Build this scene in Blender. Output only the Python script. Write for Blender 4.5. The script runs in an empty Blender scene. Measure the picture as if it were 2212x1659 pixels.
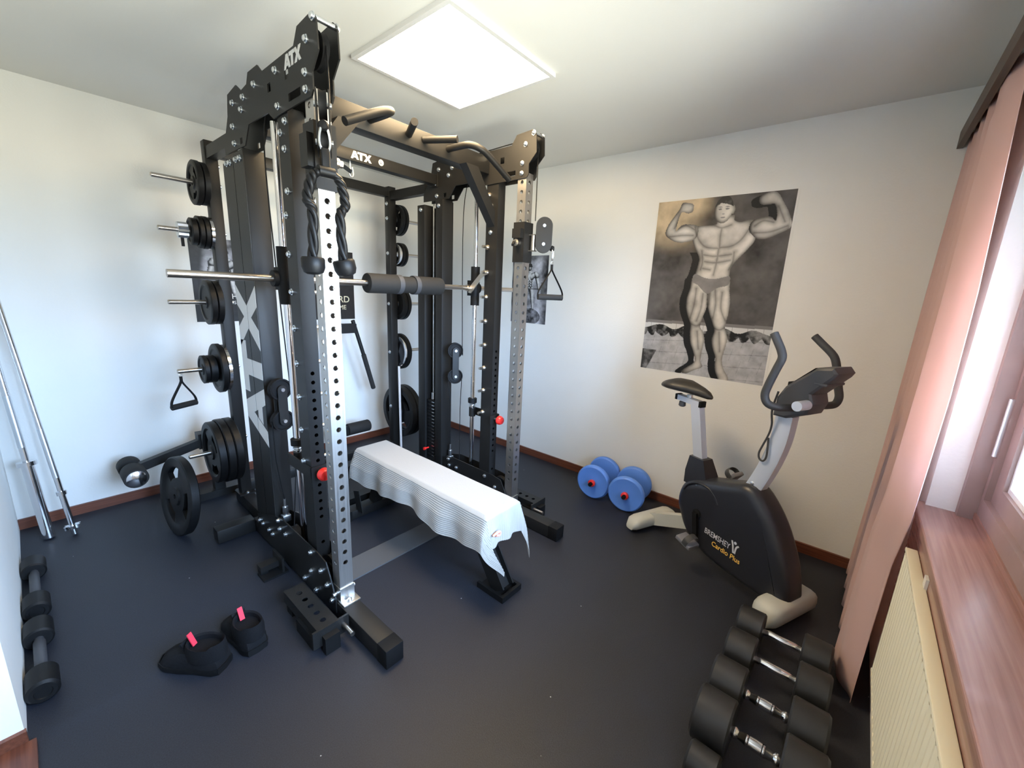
import bpy, bmesh, math, random
import numpy as np
from mathutils import Vector, Matrix

random.seed(7)
SC = bpy.context.scene
COL = SC.collection
# ------------------------------------------------------------------ camera
H = 2.40
CAM_POS = (-2.82767, -3.45002, 1.44359)
RIGHT = Vector((0.6464383, -0.76169099, 0.04409481))
DOWN = Vector((-0.13978383, -0.17505234, -0.97458563))
FWD = Vector((0.750052, 0.62384574, -0.21963262))
cam_d = bpy.data.cameras.new('camera')
cam_d.sensor_fit = 'HORIZONTAL'
cam_d.sensor_width = 36.0
cam_d.lens = 887.756 / 2212 * 36.0
cam_d.clip_start = 0.02
cam = bpy.data.objects.new('camera', cam_d)
COL.objects.link(cam)
M = Matrix.Identity(4)
for i in range(3):
    M[i][0], M[i][1], M[i][2], M[i][3] = RIGHT[i], -DOWN[i], -FWD[i], CAM_POS[i]
cam.matrix_world = M
SC.camera = cam
# ------------------------------------------------------------------ world / exposure
SC.view_settings.view_transform = 'Standard'
SC.view_settings.look = 'None'
SC.view_settings.gamma = 1.0
SC.view_settings.use_curve_mapping = False
SC.view_settings.exposure = 0.62
W = bpy.data.worlds.new('daylight')
SC.world = W
W.use_nodes = True
nt = W.node_tree
nt.nodes.clear()
wo = nt.nodes.new('ShaderNodeOutputWorld')
bg = nt.nodes.new('ShaderNodeBackground')
tc = nt.nodes.new('ShaderNodeTexCoord')
sx = nt.nodes.new('ShaderNodeSeparateXYZ')
rp = nt.nodes.new('ShaderNodeValToRGB')
mp = nt.nodes.new('ShaderNodeMapRange')
mp.inputs[1].default_value = -1.0
mp.inputs[2].default_value = 1.0
nt.links.new(tc.outputs['Generated'], sx.inputs[0])
nt.links.new(sx.outputs['Z'], mp.inputs[0])
nt.links.new(mp.outputs[0], rp.inputs[0])
rp.color_ramp.elements[0].position = 0.47
rp.color_ramp.elements[0].color = (0.40, 0.41, 0.36, 1)
rp.color_ramp.elements[1].position = 0.54
rp.color_ramp.elements[1].color = (0.44, 0.66, 1.0, 1)
nt.links.new(rp.outputs[0], bg.inputs[0])
bg.inputs[1].default_value = 44.0
nt.links.new(bg.outputs[0], wo.inputs[0])
# sky portal over the window opening
pl = bpy.data.lights.new('window_portal', 'AREA')
pl.shape = 'RECTANGLE'
pl.size, pl.size_y = 1.84, 1.34
pl.cycles.is_portal = True
plo = bpy.data.objects.new('window_portal', pl)
COL.objects.link(plo)
plo.location = (-1.84, -3.96, 1.43)
plo.rotation_euler = (math.radians(90), 0, 0)

# ------------------------------------------------------------------ materials
MAT = {}

def mat(name, col, rough=0.5, metal=0.0, bump=0.0, bscale=200.0, var=0.0, vscale=8.0, spec=0.5,
        emit=None, estr=0.0, trans=0.0, coat=0.0):
    m = bpy.data.materials.new(name)
    m.use_nodes = True
    n = m.node_tree
    p = n.nodes['Principled BSDF']
    p.inputs['Base Color'].default_value = (*col, 1)
    p.inputs['Roughness'].default_value = rough
    p.inputs['Metallic'].default_value = metal
    p.inputs['Specular IOR Level'].default_value = spec
    if coat:
        p.inputs['Coat Weight'].default_value = coat
        p.inputs['Coat Roughness'].default_value = 0.15
    if trans:
        p.inputs['Transmission Weight'].default_value = trans
    if emit:
        p.inputs['Emission Color'].default_value = (*emit, 1)
        p.inputs['Emission Strength'].default_value = estr
    t = n.nodes.new('ShaderNodeTexCoord')
    if bump:
        z = n.nodes.new('ShaderNodeTexNoise')
        z.inputs['Scale'].default_value = bscale
        z.inputs['Detail'].default_value = 3
        b = n.nodes.new('ShaderNodeBump')
        b.inputs['Strength'].default_value = bump
        b.inputs['Distance'].default_value = 0.002
        n.links.new(t.outputs['Object'], z.inputs['Vector'])
        n.links.new(z.outputs['Fac'], b.inputs['Height'])
        n.links.new(b.outputs[0], p.inputs['Normal'])
    if var:
        z = n.nodes.new('ShaderNodeTexNoise')
        z.inputs['Scale'].default_value = vscale
        z.inputs['Detail'].default_value = 4
        r = n.nodes.new('ShaderNodeValToRGB')
        r.color_ramp.elements[0].position = 0.3
        r.color_ramp.elements[1].position = 0.7
        r.color_ramp.elements[0].color = (*[c * (1 - var) for c in col], 1)
        r.color_ramp.elements[1].color = (*[min(1, c * (1 + var)) for c in col], 1)
        n.links.new(t.outputs['Object'], z.inputs['Vector'])
        n.links.new(z.outputs['Fac'], r.inputs[0])
        n.links.new(r.outputs[0], p.inputs['Base Color'])
    MAT[name] = m
    return m

mat('wall_paint', (0.80, 0.79, 0.75), 0.9, bump=0.35, bscale=90, var=0.015, vscale=3)
mat('ceiling_paint', (0.76, 0.75, 0.70), 0.95, bump=0.15, bscale=120)
mat('black_coat', (0.011, 0.0105, 0.010), 0.45, bump=0.12, bscale=900, spec=0.32)
mat('plate_grey', (0.075, 0.075, 0.078), 0.5, bump=0.2, bscale=300)
mat('black_flat', (0.007, 0.007, 0.0075), 0.6, spec=0.18)
mat('rubber', (0.005, 0.005, 0.0053), 0.48, bump=0.1, bscale=400, spec=0.3)
mat('foam', (0.022, 0.021, 0.020), 0.75, bump=0.3, bscale=700, spec=0.25)
mat('chrome', (0.78, 0.78, 0.80), 0.13, 1.0)
mat('zinc', (0.72, 0.75, 0.78), 0.28, 1.0)
mat('pin_steel', (0.66, 0.60, 0.52), 0.3, 1.0)
mat('peg_steel', (0.55, 0.50, 0.45), 0.28, 1.0)
mat('logo_white', (0.72, 0.72, 0.70), 0.6)
mat('logo_grey', (0.66, 0.66, 0.65), 0.6)
mat('red_plastic', (0.72, 0.025, 0.02), 0.3, spec=0.6)
mat('red_fabric', (0.75, 0.03, 0.06), 0.7)
mat('blue_plastic', (0.10, 0.25, 0.72), 0.42, bump=0.1, bscale=60, var=0.06)
mat('bike_shell', (0.018, 0.019, 0.025), 0.34, bump=0.06, bscale=900)
mat('bike_silver', (0.60, 0.64, 0.72), 0.33, 0.3)
mat('bike_foot', (0.46, 0.46, 0.41), 0.45)
mat('bike_grip', (0.045, 0.045, 0.047), 0.6, bump=0.2, bscale=500)
mat('saddle_skin', (0.028, 0.025, 0.021), 0.45, bump=0.15, bscale=300)
mat('console_grey', (0.055, 0.056, 0.062), 0.45)
mat('pedal_grey', (0.17, 0.17, 0.19), 0.45)
mat('urethane', (0.017, 0.017, 0.018), 0.45, bump=0.1, bscale=300)
mat('yellow_print', (0.85, 0.50, 0.10), 0.5)
mat('grey_print', (0.55, 0.55, 0.58), 0.5)
mat('radiator_paint', (0.80, 0.74, 0.56), 0.45)
mat('rail_white', (0.70, 0.68, 0.64), 0.4)
mat('white_plastic', (0.80, 0.80, 0.82), 0.45)
mat('poster_paper', (0.78, 0.77, 0.73), 0.5)
mat('led_frame', (0.75, 0.74, 0.72), 0.4)
mat('frame_grey', (0.30, 0.21, 0.19), 0.45, var=0.1)
mat('sash_white', (0.72, 0.72, 0.72), 0.4)
mat('led_light', (0.9, 0.9, 0.9), 0.5, emit=(1.0, 0.74, 0.43), estr=25.0)
mat('thread_pink', (0.85, 0.35, 0.25), 0.8)
mat('shoe_black', (0.005, 0.005, 0.006), 0.85, bump=0.5, bscale=250, spec=0.2)
mat('door_paint', (0.62, 0.60, 0.56), 0.5)

def wood(name, c1, c2, axis, rough=0.4, scale=6.0):
    m = bpy.data.materials.new(name)
    m.use_nodes = True
    n = m.node_tree
    p = n.nodes['Principled BSDF']
    p.inputs['Roughness'].default_value = rough
    t = n.nodes.new('ShaderNodeTexCoord')
    g = n.nodes.new('ShaderNodeMapping')
    s = [40.0, 40.0, 40.0]
    s[axis] = 1.5
    g.inputs['Scale'].default_value = s
    z = n.nodes.new('ShaderNodeTexNoise')
    z.inputs['Scale'].default_value = scale / 3
    z.inputs['Detail'].default_value = 5
    r = n.nodes.new('ShaderNodeValToRGB')
    r.color_ramp.elements[0].position = 0.35
    r.color_ramp.elements[1].position = 0.65
    r.color_ramp.elements[0].color = (*c1, 1)
    r.color_ramp.elements[1].color = (*c2, 1)
    n.links.new(t.outputs['Object'], g.inputs[0])
    n.links.new(g.outputs[0], z.inputs['Vector'])
    n.links.new(z.outputs['Fac'], r.inputs[0])
    n.links.new(r.outputs[0], p.inputs['Base Color'])
    MAT[name] = m

wood('skirting_x', (0.10, 0.030, 0.016), (0.17, 0.055, 0.028), 0)
wood('skirting_y', (0.10, 0.030, 0.016), (0.17, 0.055, 0.028), 1)
wood('sill_wood', (0.27, 0.145, 0.115), (0.36, 0.20, 0.165), 0, 0.25)
wood('pelmet_wood', (0.060, 0.040, 0.026), (0.09, 0.062, 0.042), 0, 0.5)

def floor_mat():
    m = bpy.data.materials.new('rubber_floor')
    m.use_nodes = True
    n = m.node_tree
    p = n.nodes['Principled BSDF']
    p.inputs['Roughness'].default_value = 0.52
    p.inputs['Specular IOR Level'].default_value = 0.5
    t = n.nodes.new('ShaderNodeTexCoord')
    z = n.nodes.new('ShaderNodeTexNoise')
    z.inputs['Scale'].default_value = 260
    z.inputs['Detail'].default_value = 4
    v = n.nodes.new('ShaderNodeTexVoronoi')
    v.inputs['Scale'].default_value = 17
    r = n.nodes.new('ShaderNodeValToRGB')
    r.color_ramp.elements[0].position = 0.3
    r.color_ramp.elements[0].color = (0.008, 0.0092, 0.0145, 1)
    r.color_ramp.elements[1].position = 0.75
    r.color_ramp.elements[1].color = (0.019, 0.0225, 0.034, 1)
    # sparse pale crumbs lying in the rubber
    lt = n.nodes.new('ShaderNodeMath')
    lt.operation = 'LESS_THAN'
    lt.inputs[1].default_value = 0.045
    s = n.nodes.new('ShaderNodeSeparateColor')
    gt = n.nodes.new('ShaderNodeMath')
    gt.operation = 'GREATER_THAN'
    gt.inputs[1].default_value = 0.86
    mu = n.nodes.new('ShaderNodeMath')
    mu.operation = 'MULTIPLY'
    mx = n.nodes.new('ShaderNodeMixRGB')
    mx.inputs[2].default_value = (0.45, 0.45, 0.45, 1)
    b = n.nodes.new('ShaderNodeBump')
    b.inputs['Strength'].default_value = 0.35
    b.inputs['Distance'].default_value = 0.002
    L = n.links.new
    L(t.outputs['Object'], z.inputs['Vector'])
    L(t.outputs['Object'], v.inputs['Vector'])
    L(z.outputs['Fac'], r.inputs[0])
    L(v.outputs['Distance'], lt.inputs[0])
    L(v.outputs['Color'], s.inputs[0])
    L(s.outputs[0], gt.inputs[0])
    L(lt.outputs[0], mu.inputs[0])
    L(gt.outputs[0], mu.inputs[1])
    L(mu.outputs[0], mx.inputs[0])
    L(r.outputs[0], mx.inputs[1])
    L(mx.outputs[0], p.inputs['Base Color'])
    L(z.outputs['Fac'], b.inputs['Height'])
    L(b.outputs[0], p.inputs['Normal'])
    MAT['rubber_floor'] = m

floor_mat()

def brushed():
    m = bpy.data.materials.new('brushed_steel')
    m.use_nodes = True
    n = m.node_tree
    p = n.nodes['Principled BSDF']
    p.inputs['Metallic'].default_value = 1.0
    t = n.nodes.new('ShaderNodeTexCoord')
    g = n.nodes.new('ShaderNodeMapping')
    g.inputs['Scale'].default_value = (300, 300, 4)
    z = n.nodes.new('ShaderNodeTexNoise')
    z.inputs['Scale'].default_value = 1.0
    z.inputs['Detail'].default_value = 4
    r = n.nodes.new('ShaderNodeMapRange')
    r.inputs[3].default_value = 0.30
    r.inputs[4].default_value = 0.48
    c = n.nodes.new('ShaderNodeValToRGB')
    c.color_ramp.elements[0].color = (0.46, 0.44, 0.41, 1)
    c.color_ramp.elements[1].color = (0.66, 0.64, 0.61, 1)
    L = n.links.new
    L(t.outputs['Object'], g.inputs[0])
    L(g.outputs[0], z.inputs['Vector'])
    L(z.outputs['Fac'], r.inputs[0])
    L(r.outputs[0], p.inputs['Roughness'])
    L(z.outputs['Fac'], c.inputs[0])
    L(c.outputs[0], p.inputs['Base Color'])
    MAT['brushed_steel'] = m

brushed()

def cloth(name, col, transl, bump_scale=(1, 1, 1), bump=0.0):
    m = bpy.data.materials.new(name)
    m.use_nodes = True
    n = m.node_tree
    p = n.nodes['Principled BSDF']
    p.inputs['Base Color'].default_value = (*col, 1)
    p.inputs['Roughness'].default_value = 0.9
    p.inputs['Sheen Weight'].default_value = 0.2
    o = n.nodes['Material Output']
    tr = n.nodes.new('ShaderNodeBsdfTranslucent')
    tr.inputs[0].default_value = (*col, 1)
    mx = n.nodes.new('ShaderNodeMixShader')
    mx.inputs[0].default_value = transl
    L = n.links.new
    L(p.outputs[0], mx.inputs[1])
    L(tr.outputs[0], mx.inputs[2])
    L(mx.outputs[0], o.inputs[0])
    if bump:
        t = n.nodes.new('ShaderNodeTexCoord')
        g = n.nodes.new('ShaderNodeMapping')
        g.inputs['Scale'].default_value = bump_scale
        z = n.nodes.new('ShaderNodeTexNoise')
        z.inputs['Scale'].default_value = 1.0
        z.inputs['Detail'].default_value = 3
        b = n.nodes.new('ShaderNodeBump')
        b.inputs['Strength'].default_value = bump
        b.inputs['Distance'].default_value = 0.003
        L(t.outputs['Object'], g.inputs[0])
        L(g.outputs[0], z.inputs['Vector'])
        L(z.outputs['Fac'], b.inputs['Height'])
        L(b.outputs[0], p.inputs['Normal'])
    MAT[name] = m

cloth('curtain_cloth', (0.78, 0.54, 0.49), 0.38, (500, 500, 500), 0.2)
cloth('towel_cloth', (0.42, 0.395, 0.36), 0.08, (250, 250, 250), 0.4)

def glass():
    m = bpy.data.materials.new('window_glass')
    m.use_nodes = True
    n = m.node_tree
    n.nodes.clear()
    o = n.nodes.new('ShaderNodeOutputMaterial')
    a = n.nodes.new('ShaderNodeBsdfTransparent')
    g = n.nodes.new('ShaderNodeBsdfGlossy')
    g.inputs['Roughness'].default_value = 0.02
    f = n.nodes.new('ShaderNodeFresnel')
    f.inputs[0].default_value = 1.45
    x = n.nodes.new('ShaderNodeMixShader')
    L = n.links.new
    L(f.outputs[0], x.inputs[0])
    L(a.outputs[0], x.inputs[1])
    L(g.outputs[0], x.inputs[2])
    L(x.outputs[0], o.inputs[0])
    MAT['window_glass'] = m

glass()

def print_mat(name):
    m = bpy.data.materials.new(name)
    m.use_nodes = True
    n = m.node_tree
    p = n.nodes['Principled BSDF']
    p.inputs['Roughness'].default_value = 0.5
    p.inputs['Specular IOR Level'].default_value = 0.3
    a = n.nodes.new('ShaderNodeVertexColor')
    a.layer_name = 'print'
    n.links.new(a.outputs[0], p.inputs['Base Color'])
    MAT[name] = m

print_mat('poster_print')

# ------------------------------------------------------------------ mesh helpers
ORG = {}

class B:
    """collects shapes, all in room coordinates (or through matrix m)"""
    def __init__(s, m=None):
        s.v, s.f, s.m = [], [], m

    def pt(s, p):
        p = Vector(p)
        return s.m @ p if s.m is not None else p

    def add(s, vs, fs):
        k = len(s.v)
        s.v += [s.pt(p) for p in vs]
        s.f += [[k + i for i in f] for f in fs]
        return s

    def box(s, x0, x1, y0, y1, z0, z1, bev=0.0):
        if bev <= 0:
            vs = [(x, y, z) for z in (z0, z1) for y in (y0, y1) for x in (x0, x1)]
            fs = [(0, 2, 3, 1), (4, 5, 7, 6), (0, 1, 5, 4), (2, 6, 7, 3), (0, 4, 6, 2), (1, 3, 7, 5)]
            return s.add(vs, fs)
        bm = bmesh.new()
        vv = [bm.verts.new((x, y, z)) for z in (z0, z1) for y in (y0, y1) for x in (x0, x1)]
        for f in [(0, 2, 3, 1), (4, 5, 7, 6), (0, 1, 5, 4), (2, 6, 7, 3), (0, 4, 6, 2), (1, 3, 7, 5)]:
            bm.faces.new([vv[i] for i in f])
        bmesh.ops.bevel(bm, geom=bm.edges[:], offset=bev, segments=2, affect='EDGES', profile=0.5)
        bm.verts.index_update()
        s.add([v.co[:] for v in bm.verts], [[v.index for v in f.verts] for f in bm.faces])
        bm.free()
        return s

    def cyl(s, p0, p1, r, n=16, r2=None, caps=True):
        p0, p1 = Vector(p0), Vector(p1)
        r2 = r if r2 is None else r2
        d = (p1 - p0).normalized()
        a = d.orthogonal().normalized()
        b = d.cross(a)
        vs, fs = [], []
        for p, rr in ((p0, r), (p1, r2)):
            for i in range(n):
                t = 2 * math.pi * i / n
                vs.append(p + (a * math.cos(t) + b * math.sin(t)) * rr)
        for i in range(n):
            j = (i + 1) % n
            fs.append((i, j, n + j, n + i))
        if caps:
            fs.append(tuple(range(n - 1, -1, -1)))
            fs.append(tuple(range(n, 2 * n)))
        return s.add(vs, fs)

    def lathe(s, prof, o, d, n=32, close=False):
        """prof: (radius, height) along axis d from o; close joins last to first"""
        o, d = Vector(o), Vector(d).normalized()
        a = d.orthogonal().normalized()
        b = d.cross(a)
        vs, fs = [], []
        for r, h in prof:
            for i in range(n):
                t = 2 * math.pi * i / n
                vs.append(o + d * h + (a * math.cos(t) + b * math.sin(t)) * r)
        m = len(prof)
        for k in range(m if close else m - 1):
            k2 = (k + 1) % m
            for i in range(n):
                j = (i + 1) % n
                fs.append((k * n + i, k * n + j, k2 * n + j, k2 * n + i))
        if not close:
            if prof[0][0] > 1e-6:
                fs.append(tuple(range(n - 1, -1, -1)))
            if prof[-1][0] > 1e-6:
                fs.append(tuple((m - 1) * n + i for i in range(n)))
        return s.add(vs, fs)

    def tube(s, pts, r, n=10, closed=False, caps=True, flat=None, up=None):
        """flat=(a,b): elliptical section; r may be list"""
        P = [Vector(p) for p in pts]
        m = len(P)
        T = []
        for i in range(m):
            if closed:
                t = P[(i + 1) % m] - P[i - 1]
            else:
                t = P[min(i + 1, m - 1)] - P[max(i - 1, 0)]
            T.append(t.normalized())
        a = Vector(up) if up else T[0].orthogonal()
        a = (a - T[0] * a.dot(T[0])).normalized()
        vs, fs = [], []
        for i in range(m):
            a = (a - T[i] * a.dot(T[i])).normalized()
            b = T[i].cross(a)
            rr = r[i] if isinstance(r, (list, tuple)) else r
            ra, rb = (flat if flat else (rr, rr))
            for k in range(n):
                t = 2 * math.pi * k / n
                vs.append(P[i] + a * math.cos(t) * ra + b * math.sin(t) * rb)
        for i in range(m if closed else m - 1):
            i2 = (i + 1) % m
            for k in range(n):
                j = (k + 1) % n
                fs.append((i * n + k, i * n + j, i2 * n + j, i2 * n + k))
        if not closed and caps:
            fs.append(tuple(range(n - 1, -1, -1)))
            fs.append(tuple((m - 1) * n + k for k in range(n)))
        return s.add(vs, fs)

    def prism(s, poly, axis, h0, h1):
        """poly in the two other axes, in xyz order"""
        n = len(poly)
        vs = []
        for h in (h0, h1):
            for a, b in poly:
                vs.append({'x': (h, a, b), 'y': (a, h, b), 'z': (a, b, h)}[axis])
        fs = [tuple(range(n - 1, -1, -1)), tuple(range(n, 2 * n))]
        for i in range(n):
            j = (i + 1) % n
            fs.append((i, j, n + j, n + i))
        return s.add(vs, fs)

    def loft(s, rings, caps=True):
        n = len(rings[0])
        vs = [p for r in rings for p in r]
        fs = []
        for k in range(len(rings) - 1):
            for i in range(n):
                j = (i + 1) % n
                fs.append((k * n + i, k * n + j, (k + 1) * n + j, (k + 1) * n + i))
        if caps:
            fs.append(tuple(range(n - 1, -1, -1)))
            fs.append(tuple((len(rings) - 1) * n + i for i in range(n)))
        return s.add(vs, fs)

    def bar(s, p0, p1, w, h, up=(0, 0, 1)):
        """rectangular tube between two points, h measured along up"""
        p0, p1 = Vector(p0), Vector(p1)
        d = (p1 - p0).normalized()
        u = Vector(up)
        u = (u - d * u.dot(d)).normalized()
        l = d.cross(u)
        rings = []
        for p in (p0, p1):
            rings.append([p + l * (a * w / 2) + u * (b * h / 2) for a, b in ((-1, -1), (1, -1), (1, 1), (-1, 1))])
        return s.loft(rings)

def smooth_path(pts, k=6, closed=False):
    P = [Vector(p) for p in pts]
    n = len(P)
    out = []
    for i in range(n if closed else n - 1):
        p0 = P[i - 1] if (closed or i > 0) else P[0]
        p1, p2 = P[i], P[(i + 1) % n]
        p3 = P[(i + 2) % n] if (closed or i + 2 < n) else P[-1]
        for j in range(k):
            t = j / k
            out.append(0.5 * ((2 * p1) + (p2 - p0) * t + (2 * p0 - 5 * p1 + 4 * p2 - p3) * t * t
                              + (3 * p1 - p0 - 3 * p2 + p3) * t ** 3))
    if not closed:
        out.append(P[-1])
    return out

def root_org(o):
    while o.parent:
        o = o.parent
    return ORG.get(o.name, Vector((0, 0, 0)))

def mesh_of(b, name, org, smooth):
    me = bpy.data.meshes.new(name)
    me.from_pydata([(p - org)[:] for p in b.v], [], b.f)
    bm = bmesh.new()
    bm.from_mesh(me)
    bmesh.ops.recalc_face_normals(bm, faces=bm.faces[:])
    bm.to_mesh(me)
    bm.free()
    if smooth:
        me.shade_smooth()
        me.set_sharp_from_angle(angle=math.radians(smooth if smooth > 1 else 40))
    return me

def obj(name, b, m, parent=None, smooth=40, label=None):
    org = root_org(parent) if parent else Vector((0, 0, 0))
    me = mesh_of(b, name, org, smooth)
    me.materials.append(MAT[m])
    o = bpy.data.objects.new(name, me)
    COL.objects.link(o)
    if parent:
        o.parent = parent
    if label:
        o['label'] = label
    return o

def put(name, me, parent, loc, rot=(0, 0, 0)):
    """place a shared mesh as a piece of parent"""
    o = bpy.data.objects.new(name, me)
    COL.objects.link(o)
    o.parent = parent
    o.location = Vector(loc) - root_org(parent)
    o.rotation_euler = rot
    return o

def tag(o, label, cat, group=None):
    o['label'] = label
    o['category'] = cat
    if group:
        o['group'] = group
    return o

def thing(name, label, cat, loc, group=None):
    o = bpy.data.objects.new(name, None)
    o.empty_display_size = 0.1
    COL.objects.link(o)
    o.location = loc
    ORG[o.name] = Vector(loc)
    return tag(o, label, cat, group)

def single(name, b, m, label, cat, base, group=None, smooth=40):
    """a thing of one mesh, its origin at its base"""
    base = Vector(base)
    me = mesh_of(b, name, base, smooth)
    me.materials.append(MAT[m])
    o = bpy.data.objects.new(name, me)
    COL.objects.link(o)
    o.location = base
    ORG[o.name] = base
    return tag(o, label, cat, group)

def struct(name, b, m, parent=None, smooth=0):
    o = obj(name, b, m, parent, smooth)
    if not parent:
        o['kind'] = 'structure'
    return o

def text_shape(txt, size, b, o, ux, uy, thick=0.0006, shear=0.0, bold=0.0, sx=1.0):
    """lettering added to b: o origin, ux/uy unit axes, size = cap height"""
    cu = bpy.data.curves.new('lettering', 'FONT')
    cu.body = txt
    cu.size = 1.0
    cu.shear = shear
    cu.offset = bold
    to = bpy.data.objects.new('lettering', cu)
    COL.objects.link(to)
    dg = bpy.context.evaluated_depsgraph_get()
    me = to.evaluated_get(dg).to_mesh()
    o, ux, uy = Vector(o), Vector(ux), Vector(uy)
    k = size / 0.69
    uz = ux.cross(uy)
    vs = [o + ux * (v.co.x * k * sx) + uy * (v.co.y * k) + uz * thick for v in me.vertices]
    b.add(vs, [list(p.vertices) for p in me.polygons])
    w = max((v.co.x for v in me.vertices), default=0) * k * sx
    to.evaluated_get(dg).to_mesh_clear()
    bpy.data.objects.remove(to)
    bpy.data.curves.remove(cu)
    return w

LET = {
    'A': [(0, 0), (.27, 0), (.50, .62), (.58, .40), (.44, .40), (.36, .18), (.66, .18), (.73, 0), (1, 0), (.66, 1), (.36, 1)],
    'T': [(0, 1), (0, .74), (.3, .74), (.3, 0), (.58, 0), (.58, .74), (.88, .74), (.88, 1)],
    'X': [(0, 1), (.32, 1), (.5, .68), (.68, 1), (1, 1), (.68, .5), (1, 0), (.68, 0), (.5, .32), (.32, 0), (0, 0), (.32, .5)]}

def logo(b, o, ux, uy, length, height, t=0.0015):
    o, ux, uy = Vector(o), Vector(ux), Vector(uy)
    uz = ux.cross(uy)
    for ch, off in (('A', 0), ('T', .84), ('X', 1.62)):
        P = [o + ux * ((x + off) / 2.62 * length) + uy * (y * height) for x, y in LET[ch]]
        n = len(P)
        vs = P + [p + uz * t for p in P]
        fs = [tuple(range(n)), tuple(range(n, 2 * n))] + [(i, (i + 1) % n, n + (i + 1) % n, n + i) for i in range(n)]
        b.add(vs, fs)

# ------------------------------------------------------------------ the room
XL = -3.0          # left wall
YW = -3.72         # window wall, inner face
WX0, WX1, WZ0, WZ1 = -2.76, -0.93, 0.77, 2.09
struct('floor', B().box(XL - .9, 0.12, YW - .3, 0.12, -0.1, 0), 'rubber_floor')
struct('ceiling', B().box(XL - .9, 0.12, YW - .3, 0.12, H, H + 0.1), 'ceiling_paint')
struct('wall_back', B().box(XL - .9, 0.12, 0, 0.12, 0, H), 'wall_paint')
struct('wall_right', B().box(0, 0.12, YW - .3, 0, 0, H), 'wall_paint')
struct('wall_left', B().box(XL - .15, XL, -1.685, 0, 0, H).box(XL - .15, XL, YW, -2.62, 0, H)
       .box(XL - .15, XL, -2.62, -1.685, 2.05, H), 'wall_paint')
struct('wall_window', B().box(XL - .9, WX0, YW - .3, YW, 0, H).box(WX1, 0.0, YW - .3, YW, 0, H)
       .box(WX0, WX1, YW - .3, YW, 0, WZ0).box(WX0, WX1, YW - .3, YW, WZ1, H), 'wall_paint')
d = struct('door_1', B().box(XL - .14, XL - .10, -2.61, -1.695, 0.005, 2.04), 'door_paint')
obj('door_handle', B().cyl((XL - .10, -2.53, 1.05), (XL - .05, -2.53, 1.05), .009, 10)
    .cyl((XL - .055, -2.535, 1.05), (XL - .055, -2.41, 1.05), .009, 10), 'zinc', d)
hb = 0.06
struct('baseboard_back', B().box(XL, 0, -.014, 0, 0, hb), 'skirting_x')
struct('baseboard_right', B().box(-.014, 0, YW, -.014, 0, hb), 'skirting_y')
struct('baseboard_left', B().box(XL - .15, XL + .004, -1.70, -1.684, 0, .05), 'skirting_y')
struct('trim_1', B().box(XL - .16, XL + .02, -2.62, -1.70, 0, .012), 'skirting_y')     # door threshold

# window
wn = struct('window_1', B().box(WX0, WX1, -3.90, -3.83, WZ0, WZ0 + .11).box(WX0, WX1, -3.90, -3.83, WZ1 - .06, WZ1)
            .box(WX1 - .055, WX1, -3.90, -3.83, WZ0 + .11, WZ1 - .06).box(WX0, WX0 + .055, -3.90, -3.83, WZ0 + .11, WZ1 - .06), 'frame_grey')
for a0, a1 in ((WX0 + .055, -1.85), (-1.84, WX1 - .055)):
    zb, zt = WZ0 + .11, WZ1 - .06
    sh = obj('window_sash', B().box(a0, a1, -3.905, -3.845, zb, zb + .06).box(a0, a1, -3.905, -3.845, zt - .07, zt)
             .box(a0, a0 + .07, -3.905, -3.845, zb + .06, zt - .07).box(a1 - .07, a1, -3.905, -3.845, zb + .06, zt - .07), 'frame_grey', wn)
    obj('glazing_bead', B().box(a0 + .07, a1 - .07, -3.88, -3.855, zb + .06, zb + .075).box(a1 - .082, a1 - .07, -3.88, -3.855, zb + .075, zt - .07)
        .box(a0 + .07, a0 + .082, -3.88, -3.855, zb + .075, zt - .07), 'sash_white', sh)
    obj('window_pane', B().box(a0 + .07, a1 - .07, -3.886, -3.881, zb + .06, zt - .07), 'window_glass', sh)
obj('hinge', B().cyl((WX1 - .05, -3.825, 1.02), (WX1 - .05, -3.825, 1.20), .007, 10), 'zinc', wn)
obj('frame_cover', B().box(WX1 - .03, WX1, -3.83, -3.79, WZ0 + .03, WZ1), 'frame_grey', wn)
struct('trim_2', B().box(WX0 - .04, WX1 + .03, -3.83, -3.695, WZ0, WZ0 + .03, .004), 'sill_wood')   # window sill
struct('trim_4', B().box(WX0 - .04, WX1 + .03, YW + .001, -3.707, .30, WZ0), 'sill_wood')              # board below the sill
struct('trim_3', B().box(WX0, WX1, -3.845, -3.825, WZ0 + .03, WZ0 + .055), 'sill_wood')

# ceiling light panel
t = thing('led_panel', 'square white LED light panel glowing on the ceiling', 'ceiling light', (-1.447, -1.900, H))
fx0, fx1, fy0, fy1 = -1.761, -1.134, -2.213, -1.588
obj('frame', B().box(fx0, fx0 + .02, fy0, fy1, H - .017, H).box(fx1 - .02, fx1, fy0, fy1, H - .017, H)
    .box(fx0 + .02, fx1 - .02, fy0, fy0 + .02, H - .017, H).box(fx0 + .02, fx1 - .02, fy1 - .02, fy1, H - .017, H), 'led_frame', t)
obj('diffuser', B().box(fx0 + .02, fx1 - .02, fy0 + .02, fy1 - .02, H - .0165, H - .006), 'led_light', t)

# curtain pelmet with rails
t = thing('curtain_pelmet', 'dark brown wooden curtain pelmet board above the window', 'pelmet', (-1.45, YW, 2.19))
obj('front_board', B().box(-2.95, -.003, -3.654, -3.634, 2.155, 2.225), 'pelmet_wood', t)
obj('top_board', B().box(-2.95, -.003, YW + .001, -3.654, 2.208, 2.225), 'pelmet_wood', t)
for y in (-3.672, -3.70):
    obj('curtain_rail', B().box(-2.93, -.01, y - .006, y + .006, 2.194, 2.208), 'rail_white', t)

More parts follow.
